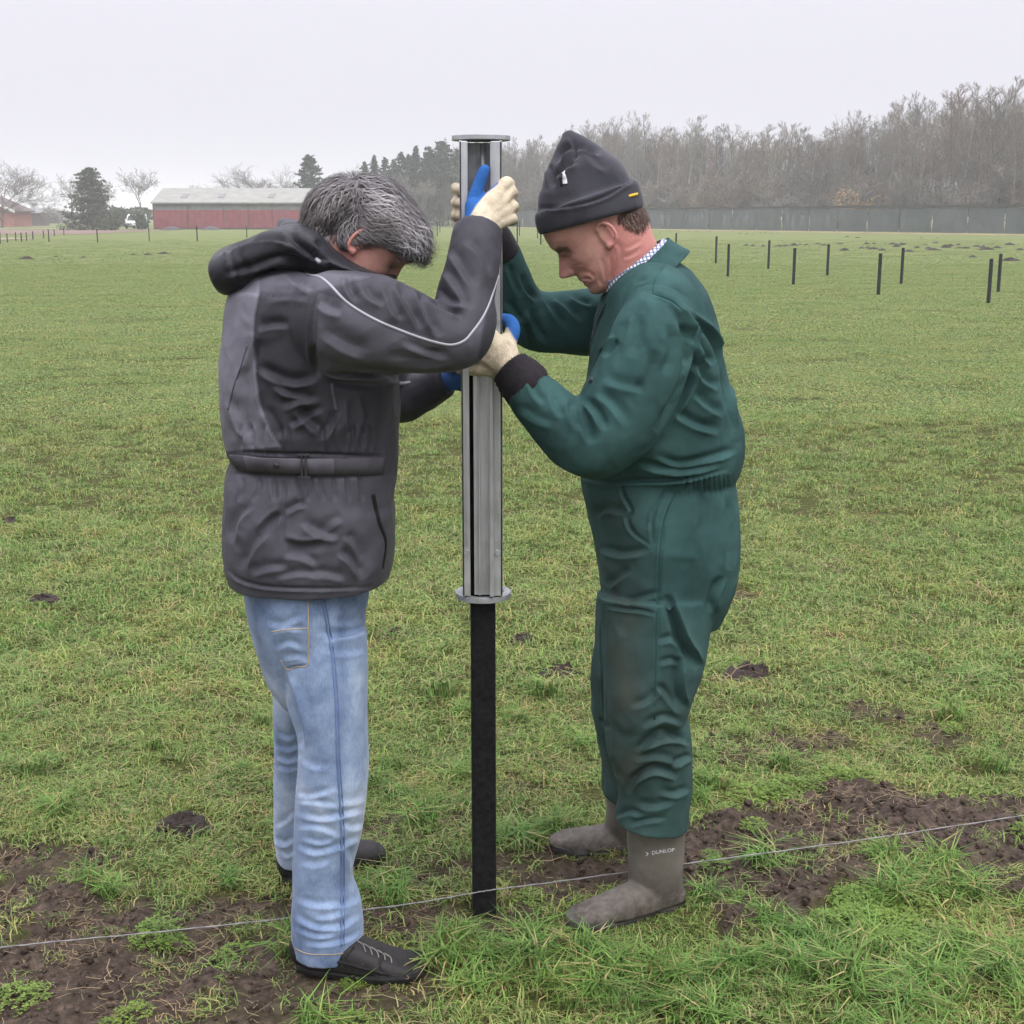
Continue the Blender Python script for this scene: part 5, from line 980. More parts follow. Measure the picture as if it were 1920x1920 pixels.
# gloves
def glove(name, tubes, voxel, blue, dirt, parent):
    V, F, E = remesh([tube3(p, r) for p, r in tubes], voxel, 3); N = normals(V, F); V = V+N*(.0010*fsin(V, 90, 8))[:, None]; bl = blue(V, N); return part(name, V, F, M['glove'], parent, {'blue': bl, 'dirt': np.full(len(V), dirt)})
W0 = (900, 432, 2.735)
LG = [([W0, (905, 400, 2.755), (932, 362, 2.775)], (.027, .024, .017)), ([W0, (915, 400, 2.76), (945, 372, 2.782)], (.027, .022, .015)), ([W0, (922, 410, 2.76), (950, 392, 2.785)], (.026, .020, .0145)), ([W0, (925, 420, 2.76), (952, 410, 2.785)], (.025, .018, .0135)), ([W0, (892, 410, 2.755), (888, 388, 2.765)], (.026, .023, .019)),
      ([(932, 362, 2.775), (947, 343, 2.79), (955, 346, 2.83), (944, 350, 2.87), (925, 354, 2.895)], (.0135, .0125, .012, .0115, .010)), ([(945, 372, 2.782), (957, 360, 2.80), (960, 364, 2.84), (948, 370, 2.88), (925, 374, 2.90)], (.013, .0125, .012, .0115, .010)),
      ([(950, 392, 2.785), (961, 386, 2.805), (963, 390, 2.845), (948, 394, 2.88), (928, 396, 2.90)], (.0125, .012, .0115, .011, .0095)), ([(952, 412, 2.785), (961, 410, 2.805), (962, 414, 2.84), (950, 416, 2.87), (934, 416, 2.89)], (.0115, .011, .0105, .010, .009)),
      ([(886, 398, 2.765), (890, 370, 2.772), (901, 338, 2.776), (909, 318, 2.778)], (.0165, .0145, .0130, .0105))]
glove('glove', LG, .0028, lambda V, N: np.maximum(soft_poly(to_px(V), [(860, 415), (880, 408), (892, 386), (912, 362), (934, 345), (930, 300), (890, 296), (860, 380)], 3), np.clip(N[:, 1]*2-.6, 0, 1)), .6, PL)
W1 = (842, 712, 2.925)
LG2 = [([W1, (856, 706, 2.915), (868, 694, 2.905)], (.026, .023, .017)), ([W1, (858, 710, 2.912), (872, 708, 2.905)], (.025, .022, .016)), ([W1, (858, 716, 2.912), (870, 722, 2.905)], (.024, .02, .015)), ([(868, 694, 2.905), (885, 688, 2.90), (905, 690, 2.898), (920, 694, 2.895)], (.0135, .013, .012, .010)), ([(872, 706, 2.905), (890, 703, 2.90), (912, 705, 2.898), (926, 708, 2.895)], (.013, .0125, .012, .010)),
       ([(872, 716, 2.905), (890, 717, 2.90), (908, 719, 2.898), (922, 721, 2.895)], (.0125, .012, .0115, .0095)), ([(868, 726, 2.905), (884, 731, 2.90), (900, 733, 2.898), (910, 734, 2.895)], (.0115, .011, .0105, .009)), ([(850, 700, 2.91), (858, 684, 2.89), (862, 672, 2.862), (868, 664, 2.84)], (.0155, .0145, .013, .0105))]
glove('glove', LG2, .003, lambda V, N: np.full(len(V), .96), .3, PL)
# head, neck and body as one surface
EARL, YL, TL = (688, 457), 2.77, math.radians(50)
def W(P):
    P = P.copy(); P[:, 0] = np.where(P[:, 0] < 0, P[:, 0]*.86, P[:, 0]*.93); P[:, 2] = np.where(P[:, 2] > .03, .03+(P[:, 2]-.03)*.80, P[:, 2]); return head_to_world(P, EARL, YL, TL, 1, roll=0., yaw=0., scale=.96)
hp, hf = head_grid(); hw, (fL, lL, uL) = W(hp); parts = [(hw, hf)]
for s in (-1, 1):
    for V, Fs in ear_parts(s): parts.append((W(V)[0], Fs))
parts.append(loft([(650, 425, 52, .055, 2.77), (632, 460, 54, .058, 2.77), (612, 500, 60, .062, 2.77), (600, 545, 80, .09, 2.76)], 36))
parts += [loft(J_TORSO[2:], 40, shrink=.72), loft(PEL, 32, shrink=.7), loft(NEAR[:-1], 24, shrink=.6), loft(FARL[:-1], 24, shrink=.6), loft(J_ARM[:-1], 24, shrink=.62), loft(J_FAR[:-1], 24, shrink=.6), tube3([J_ARM[-1][:2]+(2.73,), (900, 432, 2.735), (912, 402, 2.757)], (.026, .024, .018)), tube3([(838, 713, 2.93), (856, 709, 2.914)], (.022, .018))]
VB, FB, EB = remesh(parts, .0034, 2, .4); Q = to_px(VB); red = .25+.75*np.exp(-((Q[:, 0]-672)/26)**2-((Q[:, 1]-447)/20)**2)+.5*np.exp(-((Q[:, 0]-655)/18)**2-((Q[:, 1]-480)/20)**2)
dark = np.exp(-((Q[:, 0]-736)/13)**2-((Q[:, 1]-500)/6)**2)*.85
bodyL = part('body', VB, FB, M['skin'], PL, {'red': np.clip(red, 0, 1), 'dark': dark})
# hair
hp2, hf2 = head_grid(0., 120, 100, .008); x, y, z = hp2.T
hl = np.where(x > .02, .030+.9*np.clip(x-.02, 0, .1)**1.0*.62, np.interp(x, [-.11, -.02, .02], [-.085, -.03, .03])); keep = z > hl-.004*np.sin(60*y)
nn = hp2-np.array([-.005, 0, .02]); nn /= np.linalg.norm(nn, axis=1)[:, None]; hp2 = hp2+nn*(.005*fsin(hp2, 45, 6)+.006*np.clip((-x-.01)/.08, 0, 1)+.003*np.clip((x-.05)/.04, 0, 1))[:, None]
hp2 = np.where(keep[:, None], hp2, np.array([-.005, 0, .02])+(hp2-np.array([-.005, 0, .02]))*.70)
VHh, FHh, EHh = remesh([(W(hp2)[0], hf2), loft([(705, 388, 48, .062, 2.77), (680, 382, 48, .066, 2.77), (648, 383, 47, .068, 2.77), (618, 402, 44, .066, 2.77), (602, 432, 31, .060, 2.77), (612, 458, 26, .056, 2.77), (625, 474, 18, .050, 2.77)], 32, roundcap=(.02, .01))], .004, 5); NHh = normals(VHh, FHh)
Hc = VHh-at(*EARL, YL); hx, hy, hz_ = Hc@fL/.96, Hc@lL/.96, Hc@uL/.96; hx = np.where(hx < 0, hx/.86, hx/.93); hz_ = np.where(hz_ > .03, .03+(hz_-.03)/.80, hz_)
capcol = np.tile(np.array([.075, .066, .062]), (len(VHh), 1)); hairL = part('hair', VHh, FHh, M['hair'], PL, None, {'Col': capcol}); bhair = bvh_of(VHh, FHh)
guides = np.array([(600, 390, -.5, .9), (585, 425, -.25, 1), (640, 360, -.85, .5), (610, 410, -.5, .85), (690, 345, .85, -.05), (730, 370, .95, .25), (700, 390, .95, .12), (760, 410, .75, .6), (780, 450, .4, .9), (740, 430, .95, .25), (700, 425, .9, .25), (750, 465, .85, .5), (655, 405, -.85, .25), (625, 440, .1, 1), (645, 455, .45, .9), (690, 460, .9, .3), (665, 375, -.2, .3)])
def hair_dir(c):
    p = to_px(c[None])[0]; w = np.exp(-((guides[:, 0]-p[0])**2+(guides[:, 1]-p[1])**2)/(2*24.**2))+1e-9; d = (guides[:, 2:]*w[:, None]).sum(0)/w.sum(); return np.array([d[0], 0, -d[1]])
rr = np.random.default_rng(90); hlv = np.where(hx > .02, .030+.56*np.clip(hx-.02, 0, .1), np.interp(hx, [-.11, -.02, .02], [-.085, -.03, .03])); qh = to_px(VHh); cand = np.where((hz_ > hlv-.002) | ((qh[:, 0] < 645) & (qh[:, 1] < 476) & (hx < .0)))[0]; idx = rr.choice(cand, 8500); lum = rr.beta(1.6, 2.2, 8500)
clump = fsin(VHh[idx], 75, 17)*.5+.5; lum = np.clip(.55*lum+.5*clump-.12, 0, 1); pxs = to_px(VHh[idx])[:, 0]; warm = np.clip((640-pxs)/70, 0, 1)[:, None]
base = np.array([.070, .062, .060])+(np.array([.46, .44, .445])-np.array([.05, .046, .045]))*(lum**1.25)[:, None]; base = base*(1-warm*.35)*(1-warm*np.array([0, .10, .14])); ss = VHh[idx]+rr.normal(0, .002, (8500, 3))
hair_strands('hair_strands', ss, NHh[idx], hair_dir, rr.uniform(.025, .066, 8500), .0009, base, M['hair'], hairL, bhair, .009, 7, .26, 3)
cf = np.where((hx > .045) & (hz_ > .04))[0]; idx = rr.choice(cf, 700); lum = rr.uniform(.3, 1, 700); base = np.array([.10, .095, .095])+np.array([.33, .32, .33])*lum[:, None]
hair_strands('fringe_strands', VHh[idx]+rr.normal(0, .002, (700, 3)), NHh[idx]+rr.normal(0, .2, (700, 3)), hair_dir, rr.uniform(.02, .042, 700), .0005, base, M['hair'], hairL, bhair, .017, 8, .55, 8)
# ------------------------------------------------------------------ the man in the green coverall
PR = empty('person', (ground(1210, 1690)[0], 2.93, 0), 0, label='man in green coverall, grey beanie and rubber boots holding the post driver', category='person')
Z2 = lambda pts: [(820+x*.3125, 220+y*.3125) for x, y in pts]
Z4 = lambda pts: [(900+x*.3125, 850+y*.3125) for x, y in pts]
Z6 = lambda pts: [(950+x*.2865, 1350+y*.2865) for x, y in pts]
C_TORSO = [(1226, 492, 44, .10, 2.94), (1226, 515, 72, .155, 2.94), (1226, 555, 97, .19, 2.94), (1227, 620, 116, .20, 2.94), (1228, 680, 126, .20, 2.94), (1232, 740, 135, .195, 2.94), (1240, 800, 145, .195, 2.94), (1242, 840, 149, .19, 2.94), (1233, 876, 140, .175, 2.94), (1228, 896, 137, .165, 2.94), (1238, 930, 139, .175, 2.94), (1249, 990, 136, .185, 2.94), (1252, 1050, 131, .185, 2.94), (1247, 1100, 123, .18, 2.94), (1238, 1150, 110, .15, 2.94)]
C_NEAR = [(1240, 575, 62, .075, 2.80), (1226, 620, 76, .088, 2.765), (1208, 680, 86, .094, 2.745), (1180, 745, 90, .095, 2.735), (1145, 800, 84, .092, 2.725), (1105, 826, 72, .085, 2.72), (1060, 800, 63, .075, 2.72), (1015, 757, 52, .062, 2.725), (985, 722, 45, .054, 2.735)]
C_FAR = [(1185, 590, 62, .08, 3.09), (1120, 602, 62, .08, 3.11), (1060, 605, 58, .078, 3.11), (1000, 598, 54, .074, 3.10), (968, 568, 50, .07, 3.08), (950, 515, 43, .062, 3.05), (932, 465, 38, .052, 3.02)]
C_LEGN = [(1232, 1120, 112, .115, 2.85), (1230, 1180, 103, .112, 2.84), (1226, 1240, 97, .11, 2.835), (1216, 1300, 84, .105, 2.83), (1211, 1340, 76, .10, 2.84), (1216, 1385, 79, .10, 2.845), (1222, 1425, 76, .098, 2.85), (1227, 1465, 70, .095, 2.855), (1226, 1505, 68, .094, 2.86), (1222, 1540, 70, .095, 2.86)]
C_LEGF = [(1195, 1130, 78, .11, 3.02), (1178, 1200, 62, .105, 3.03), (1166, 1260, 58, .10, 3.05), (1162, 1320, 54, .096, 3.08), (1164, 1370, 47, .09, 3.11), (1166, 1420, 42, .085, 3.13), (1164, 1478, 37, .08, 3.15)]
VC, FC, EC = remesh([loft(C_TORSO, 64, e=2.2), loft(C_NEAR, 44), loft(C_FAR, 36), loft(C_LEGN, 44, e=2.15), loft(C_LEGF, 36)], .0033, 7); NC = normals(VC, FC); VC = cloth_noise(VC, NC, 60, .0045, 12); NC = normals(VC, FC); VC = cloth_noise(VC, NC, 62, .0018, 33); NC = normals(VC, FC)
VC = crease(VC, NC, [
    (Z2([(1290, 1060), (1360, 1080), (1420, 1110), (1480, 1165)]), 4, 7), (Z2([(1480, 1165), (1640, 1300), (1720, 1480), (1745, 1680), (1790, 1880)]), 6, 15, -1), (Z2([(1400, 1120), (1500, 1250), (1525, 1400), (1505, 1580), (1420, 1750), (1320, 1890)]), 9, 22, -1), (Z2([(1080, 1330), (1040, 1370), (990, 1430)]), 6, 11), (Z2([(1210, 1180), (1190, 1300), (1140, 1430)]), 11, 8), (Z2([(1390, 1250), (1400, 1400), (1360, 1540)]), 11, 8), (Z2([(1300, 1400), (1260, 1560), (1180, 1680)]), 12, 6),
    (Z2([(880, 1690), (960, 1770), (1010, 1880)]), 8, 12), (Z2([(850, 1720), (880, 1840), (930, 1960)]), 9, 10), (Z2([(960, 1640), (1060, 1720), (1150, 1850)]), 10, 8), (Z2([(1000, 1560), (1130, 1600), (1250, 1620)]), 11, 7), (Z2([(800, 1690), (810, 1780), (850, 1880)]), 8, 8), (Z2([(690, 1640), (720, 1740), (760, 1800)]), 9, 7), (Z2([(560, 1570), (590, 1650), (650, 1720)]), 8, 7), (Z2([(480, 1720), (600, 1800), (700, 1830)]), 10, 5),
    (Z2([(1000, 1120), (950, 1240), (905, 1400), (890, 1560)]), 5, 12), (Z2([(1180, 1000), (1290, 950), (1380, 860)]), 6, 6), (Z2([(1540, 1300), (1600, 1420), (1660, 1480)]), 8, 12), (Z2([(1520, 1440), (1600, 1560), (1700, 1620)]), 9, 11), (Z2([(1540, 1640), (1620, 1720), (1730, 1780)]), 9, 10), (Z2([(1420, 1760), (1540, 1830), (1700, 1880)]), 9, 11)], 3.0)
NC = normals(VC, FC)
gath = [(Z4([(x, 130), (x+4, 175), (x+r_, 260)]), 3.2, 4.5) for x, r_ in ((1230, -16), (1270, 6), (1300, -8), (1335, 12), (1365, -6), (1395, 8), (1425, 4), (1455, 10), (1480, -4))]
VC = crease(VC, NC, gath+[
    (Z4([(610, 150), (760, 172), (900, 168), (1080, 165), (1260, 148), (1490, 98)]), 5, 10), (Z4([(950, 60), (1100, 90), (1250, 100), (1440, 60)]), 9, 11), (Z4([(1050, 10), (1200, 60), (1400, 20), (1540, -30)]), 9, 10), (Z4([(840, 190), (860, 260), (905, 345), (880, 395), (920, 480), (1030, 560)]), 4, 9), (Z4([(1120, 200), (1060, 300), (1030, 400), (1030, 550)]), 4, 7), (Z4([(690, 380), (760, 330), (880, 350)]), 9, 8), (Z4([(720, 560), (850, 600), (1010, 575)]), 9, 9), (Z4([(760, 800), (830, 740), (900, 690)]), 9, 7), (Z4([(740, 915), (860, 935), (960, 945), (1060, 970)]), 4, 7), (Z4([(860, 900), (960, 870), (1090, 830)]), 7, 6),
    (Z4([(1180, 220), (1110, 380), (1080, 600), (1070, 800), (1060, 1000), (1060, 1300)]), 3.5, 4), (Z4([(1130, 850), (1170, 1000), (1230, 1150), (1320, 1280)]), 9, 24, -1), (Z4([(1390, 950), (1400, 850), (1450, 740)]), 8, 12), (Z4([(1480, 250), (1500, 450), (1490, 700)]), 9, 9), (Z4([(1320, 220), (1340, 350), (1330, 480)]), 12, 5), (Z4([(1200, 1230), (1185, 1350), (1195, 1450), (1225, 1530)]), 9, 16, -1), (Z4([(1060, 1130), (1150, 1110), (1220, 1160)]), 8, 8), (Z4([(1070, 1260), (1150, 1240), (1200, 1270)]), 7, 7),
    (Z4([(900, 1520), (1000, 1480), (1080, 1400)]), 9, 6), (Z4([(1060, 1380), (1130, 1460), (1200, 1560)]), 8, 9), (Z4([(940, 1790), (1080, 1680), (1250, 1720)]), 9, 13), (Z4([(980, 1640), (1100, 1580), (1220, 1620)]), 8, 8), (Z4([(745, 900), (735, 1100), (745, 1300), (760, 1600), (780, 1760)]), 5, 5), (Z4([(700, 1600), (730, 1620), (760, 1660)]), 6, 8),
    (Z6([(800, 480), (840, 385), (950, 322), (1060, 340), (1115, 380)]), 8, 18), (Z6([(870, 180), (1000, 130), (1100, 120), (1200, 155)]), 7, 11), (Z6([(830, 250), (980, 230), (1150, 270)]), 9, 6), (Z6([(1080, 305), (1150, 260), (1205, 230)]), 7, 10), (Z6([(700, 640), (800, 600), (900, 620)]), 7, 7), (Z6([(840, 540), (960, 560), (1100, 520)]), 9, 6), (Z6([(800, 690), (900, 660), (1050, 640)]), 6, 6), (Z6([(1000, 460), (1100, 480), (1190, 440)]), 8, 8), (Z6([(660, 250), (700, 330), (760, 420)]), 7, 8), (Z6([(610, 300), (660, 360), (700, 430)]), 6, 7), (Z6([(640, 420), (690, 400), (740, 430)]), 5, 7)], 3.02, 0, .85, 1.1)
NC = normals(VC, FC)
VC = crease(VC, NC, [(Z2([(640, 1070), (700, 1160), (780, 1270)]), 7, 11), (Z2([(700, 1070), (780, 1130), (860, 1220)]), 7, 10), (Z2([(560, 1150), (590, 1250), (650, 1360)]), 7, 11), (Z2([(430, 880), (460, 980), (500, 1080)]), 7, 10), (Z2([(500, 940), (540, 1040), (600, 1100)]), 6, 9), (Z2([(520, 1240), (540, 1320), (560, 1390)]), 7, 9), (Z2([(800, 1060), (860, 1100), (930, 1120)]), 6, 8), (Z2([(420, 1100), (470, 1180), (520, 1220)]), 7, 9)], 99, 2.98)
Q = to_px(VC); stain = .25*np.clip((Q[:, 1]-1100)/250, 0, 1)+.8*np.exp(-((Q[:, 0]-1170)/35)**2-((Q[:, 1]-1240)/120)**2)+.6*np.exp(-((Q[:, 0]-1170)/30)**2-((Q[:, 1]-1440)/40)**2)+.35*np.exp(-((Q[:, 0]-1160)/50)**2-((Q[:, 1]-1060)/80)**2)+.3*np.exp(-((Q[:, 0]-1150)/40)**2-((Q[:, 1]-950)/40)**2)
cov = part('coverall', VC, FC, M['coverall_fabric'], PR, {'stain': np.clip(stain, 0, .9)}); bc_ = bvh_of(VC, FC)
for pts, w in ((Z2([(1290, 1056), (1360, 1078), (1420, 1106), (1478, 1160)]), .0022), (Z2([(1305, 880+90), (1298, 1010), (1290, 1056)]), .0022), (Z4([(1176, 230), (1106, 390), (1076, 600), (1066, 800), (1056, 1000), (1056, 1300), (1048, 1600)]), .003), (Z4([(740, 918), (860, 940), (960, 950), (1060, 972)]), .002), (Z4([(612, 160), (760, 180), (900, 176), (1080, 172), (1240, 158)]), .0022)):
    ribbon('seam', pts, bc_, w, M['seam_green'], cov, .0003, .001, m=60)
ribbon('front_zip', Z2([(1000, 1130), (960, 1230), (915, 1370), (893, 1500)]), bc_, .004, M['belt_light'], cov, .0012)
disc('snap_button', *Z2([(925, 1575)])[0], bc_, .006, .004, M['buckle_plastic'], cov)
# collar, shirt collar, cuffs
def band(name, st, mat, parent, thick=.004, seed=1, amp=.002, n=56):
    """an open collar or cuff: outer and inner wall"""
    S = catmull(np.array(st, float), 14); V1, _ = ring_loft([at(s[0], s[1], s[4]) for s in S], [s[2]*mpp(s[0], s[1], s[4]) for s in S], S[:, 3], n); V1 = V1[:14*n]; V2, _ = ring_loft([at(s[0], s[1], s[4]) for s in S], [s[2]*mpp(s[0], s[1], s[4])-thick for s in S], S[:, 3]-thick, n); V2 = V2[:14*n]
    V = np.vstack([V1, V2]); V = V+amp*fsin(V, 40, seed)[:, None]*np.array([1, 0, 1]); m = 14*n
    Fs = [(i*n+k, i*n+(k+1) % n, (i+1)*n+(k+1) % n, (i+1)*n+k) for i in range(13) for k in range(n)]+[(m+i*n+k, m+(i+1)*n+k, m+(i+1)*n+(k+1) % n, m+i*n+(k+1) % n) for i in range(13) for k in range(n)]
    for e in (0, 13*n): Fs += [(e+k, m+e+k, m+e+(k+1) % n, e+(k+1) % n) for k in range(n)]
    return part(name, V, np.array(Fs), mat, parent)
band('collar', [(1213, 532, 97, .122, 2.94), (1207, 524, 93, .115, 2.94), (1194, 506, 83, .094, 2.94), (1190, 501, 80, .090, 2.94)], M['coverall_fabric'], cov, .006, 2, .003)
band('shirt_collar', [(1208, 522, 86, .094, 2.94), (1196, 508, 79, .086, 2.94), (1186, 496, 73, .079, 2.94), (1183, 492, 71.5, .077, 2.94)], M['check'], PR, .003, 3, .0015)
CUN = remesh([loft([(994, 732, 47, .056, 2.734), (980, 716, 47, .056, 2.736), (964, 698, 42, .048, 2.742), (955, 688, 38, .043, 2.747)], 40)], .0035, 2); VU, FU, _ = CUN; NU = normals(VU, FU); VU = VU+NU*(.0012*np.sin(to_px(VU)[:, 0]*1.1-to_px(VU)[:, 1]*1.25))[:, None]; part('knit_cuff', VU, FU, M['knit_cuff'], cov)
CUF = remesh([loft([(938, 480, 39, .053, 3.025), (926, 452, 37, .05, 3.012), (914, 432, 33, .044, 2.998)], 36)], .0035, 2); part('knit_cuff', CUF[0], CUF[1], M['knit_cuff'], cov)
# gloves
W0 = (952, 686, 2.75)
RG = [([W0, (938, 664, 2.762), (922, 632, 2.772)], (.031, .027, .0175)), ([W0, (932, 670, 2.762), (914, 650, 2.772)], (.031, .026, .017)), ([W0, (930, 678, 2.762), (911, 670, 2.772)], (.030, .025, .0165)), ([W0, (932, 690, 2.762), (914, 692, 2.772)], (.028, .022, .0155)), ([W0, (950, 656, 2.765), (952, 640, 2.775)], (.028, .024, .018)),
      ([(922, 632, 2.772), (906, 616, 2.775), (892, 612, 2.795), (870, 610, 2.83), (866, 612, 2.862)], (.0145, .0135, .0125, .012, .0105)), ([(914, 650, 2.772), (898, 642, 2.778), (880, 640, 2.798), (861, 640, 2.835), (863, 642, 2.868)], (.0145, .0135, .0125, .012, .0105)), ([(911, 670, 2.772), (896, 668, 2.778), (878, 666, 2.80), (860, 666, 2.835), (862, 668, 2.865)], (.014, .013, .0125, .012, .010)), ([(914, 692, 2.772), (900, 694, 2.778), (884, 694, 2.80), (864, 693, 2.83), (864, 694, 2.855)], (.013, .012, .0115, .011, .0095)),
      ([(954, 642, 2.775), (962, 618, 2.79), (956, 602, 2.815), (940, 597, 2.845)], (.0165, .0155, .014, .0115))]
glove('glove', RG, .0028, lambda V, N: np.maximum(soft_poly(to_px(V), [(930, 616), (952, 614), (964, 634), (978, 652), (1000, 640), (980, 580), (930, 580)], 3), np.clip(N[:, 1]*2-.8, 0, 1)), .9, PR)
W1 = (912, 430, 2.995)
RG2 = [([W1, (898, 405, 2.965), (880, 372, 2.935)], (.028, .024, .017)), ([W1, (895, 412, 2.965), (878, 392, 2.935)], (.027, .023, .0165)), ([W1, (896, 420, 2.965), (880, 410, 2.935)], (.026, .022, .016)), ([W1, (898, 428, 2.965), (884, 428, 2.935)], (.025, .02, .015)), ([(880, 372, 2.935), (866, 358, 2.915), (856, 354, 2.88), (858, 354, 2.845), (866, 356, 2.82)], (.014, .0135, .013, .012, .0105)), ([(878, 392, 2.935), (864, 382, 2.915), (855, 380, 2.88), (857, 380, 2.845), (866, 381, 2.82)], (.014, .0135, .013, .012, .0105)),
       ([(880, 410, 2.935), (865, 405, 2.915), (856, 403, 2.88), (858, 403, 2.845), (867, 404, 2.822)], (.0135, .013, .0125, .0115, .010)), ([(884, 428, 2.935), (868, 425, 2.915), (859, 424, 2.88), (861, 424, 2.85), (868, 424, 2.83)], (.0125, .012, .0115, .0105, .0095)), ([(912, 405, 2.965), (922, 380, 2.94), (926, 362, 2.91), (922, 350, 2.895)], (.017, .0155, .014, .0115))]
glove('glove', RG2, .003, lambda V, N: np.clip(N[:, 0]*2-.5, 0, 1), 1., PR)
# rubber boots
def boot(near):
    if near: shaft = [(1230, 1505, 56, .066, 2.865), (1230, 1548, 55, .066, 2.868), (1230, 1600, 53, .064, 2.87), (1229, 1640, 51, .060, 2.872), (1230, 1668, 52, .055, 2.874), (1231, 1688, 48, .044, 2.876)]; foot = [(1272, 1676, 22, .030), (1255, 1678, 32, .036), (1225, 1682, 37, .040), (1190, 1690, 36, .042), (1155, 1703, 32, .047), (1120, 1714, 27, .050), (1095, 1721, 22, .046), (1078, 1726, 15, .034)]; sl = [(1284, 1703, .030), (1262, 1713, .037), (1225, 1722, .040), (1190, 1734, .043), (1150, 1747, .051), (1110, 1751, .052), (1080, 1748, .042), (1062, 1738, .014)]
    else: shaft = [(1172, 1440, 34, .055, 3.15), (1172, 1490, 35, .058, 3.155), (1172, 1530, 37, .058, 3.16), (1174, 1566, 40, .05, 3.165)]; foot = [(1206, 1570, 20, .034), (1180, 1571, 28, .04), (1150, 1573, 29, .043), (1115, 1577, 25, .049), (1080, 1578, 22, .049), (1055, 1577, 18, .044), (1042, 1576, 12, .032)]; sl = [(1214, 1602, .032), (1190, 1606, .039), (1150, 1609, .043), (1110, 1611, .05), (1075, 1610, .05), (1048, 1602, .04), (1031, 1590, .014)]
    o, V, F, _ = footwear('rubber_boot', foot, sl, M['boot'], PR, M['boot_sole'], [loft(shaft, 44, e=2.1)], lambda V: {'mud': np.clip((.13-V[:, 2])/.10, 0, 1)*.8}, .024, .0038, 2.4)
    bs = bvh_of(V, F)
    if near:
        cu = bpy.data.curves.new('t', 'FONT'); cu.body = 'DUNLOP'; cu.size = 1; to = bpy.data.objects.new('t', cu); COL.objects.link(to); dg = bpy.context.evaluated_depsgraph_get(); tm = bpy.data.meshes.new_from_object(to.evaluated_get(dg)); bpy.data.objects.remove(to)
        co = np.array([v.co[:] for v in tm.vertices]); wd = co[:, 0].max(); fs = [p.vertices[:] for p in tm.polygons]
        arrow = [(-.9, 0), (-.55, .36), (-.9, .72), (-1.05, .72), (-.72, .36), (-1.05, 0)]; nb_ = len(co); co = np.vstack([co[:, :2], arrow]); fs.append(tuple(range(nb_, nb_+6)))
        x_ = 1222+co[:, 0]/wd*42; y_ = 1602-.16*(x_-1222)+1.6*((x_-1240)/20)**2*.3-co[:, 1]*9.5; Vt = []
        for a_, b_ in zip(x_, y_): h_ = on_surface(bs, a_, b_); Vt.append(h_[0]+h_[1]*np.sign(h_[1]@(CAMP-h_[0]))*.0012)
        new_obj('printed_logo', mesh_np('printed_logo', np.array(Vt), fs, False), M['label_white'], o)
    return o
boot(True); boot(False)
# head, neck and body
EARR, YR, TR = (1127, 449), 2.935, math.radians(37)
def W(P):
    P = P.copy(); P[:, 2] = np.where(P[:, 2] < .03, .03+(P[:, 2]-.03)*.85, P[:, 2]); return head_to_world(P, EARR, YR, TR, -1, scale=1.0, yaw=.0)
hp, hf = head_grid(1.28); hw, (fR, lR, uR) = W(hp); parts = [(hw, hf)]
for s in (-1, 1):
    for V, Fs in ear_parts(s): parts.append((W(V)[0], Fs))
parts.append(loft([(1150, 405, 56, .060, 2.935), (1158, 430, 60, .060, 2.935), (1168, 462, 60, .060, 2.935), (1182, 495, 62, .063, 2.94), (1200, 530, 70, .075, 2.94)], 40))
parts += [loft(C_TORSO[2:], 40, shrink=.72), loft(C_NEAR, 24, shrink=.6), loft(C_FAR, 24, shrink=.6), loft(C_LEGN, 24, shrink=.6), loft(C_LEGF, 24, shrink=.6), tube3([(985, 722, 2.735), (955, 690, 2.75), (938, 668, 2.762)], (.028, .026, .02)), tube3([(932, 465, 3.02), (914, 434, 2.998), (899, 412, 2.967)], (.026, .024, .018)), loft([(1230, 1500, 40, .045, 2.865), (1230, 1600, 34, .04, 2.87), (1228, 1685, 24, .03, 2.875)], 20), loft([(1168, 1440, 26, .04, 3.15), (1172, 1560, 24, .035, 3.165)], 20)]
VB, FB, EB = remesh(parts, .0032, 2, .35); NB_ = normals(VB, FB); Q = to_px(VB)
ZF = lambda pts: [(980+x*.14583, 380+y*.14583) for x, y in pts]
VB = crease(VB, NB_, [(ZF([(450, 670), (500, 690), (570, 690)]), 2.2, 4), (ZF([(400, 640), (480, 640), (560, 610)]), 2.5, 2.5), (ZF([(590, 840), (640, 880), (700, 950)]), 3.5, 2.5), (ZF([(690, 1030), (760, 990), (840, 985), (890, 1000)]), 2.2, 4), (ZF([(700, 900), (830, 900), (920, 960), (940, 1060), (930, 1140)]), 3.5, 2.6), (ZF([(960, 880), (980, 1000), (1040, 1080)]), 3.5, 2.4), (ZF([(1000, 700), (1040, 850), (1060, 1000)]), 4, 3), (ZF([(580, 720), (640, 760), (720, 760)]), 3, 2), (ZF([(590, 760), (680, 800), (780, 790)]), 3, 1.6), (ZF([(1130, 700), (1135, 850), (1120, 1020)]), 4, 4), (ZF([(1180, 480), (1260, 620), (1250, 820)]), 5, 2.5), (ZF([(1300, 600), (1420, 560), (1540, 480)]), 4, 2), (ZF([(1280, 720), (1400, 680), (1520, 600)]), 4, 2), (ZF([(270, 470), (400, 470), (520, 440)]), 3, 1.2)], 2.93, 0, 1., .9)
red = .15+.85*soft_poly(Q, ZF([(1080, 250), (1700, 300), (1700, 800), (1100, 1200), (1080, 700)]), 22)+.8*np.exp(-((Q[:, 0]-1049)/11)**2-((Q[:, 1]-508)/14)**2)+.45*np.exp(-((Q[:, 0]-1085)/22)**2-((Q[:, 1]-505)/16)**2)+.35*np.exp(-((Q[:, 0]-1100)/18)**2-((Q[:, 1]-538)/12)**2)
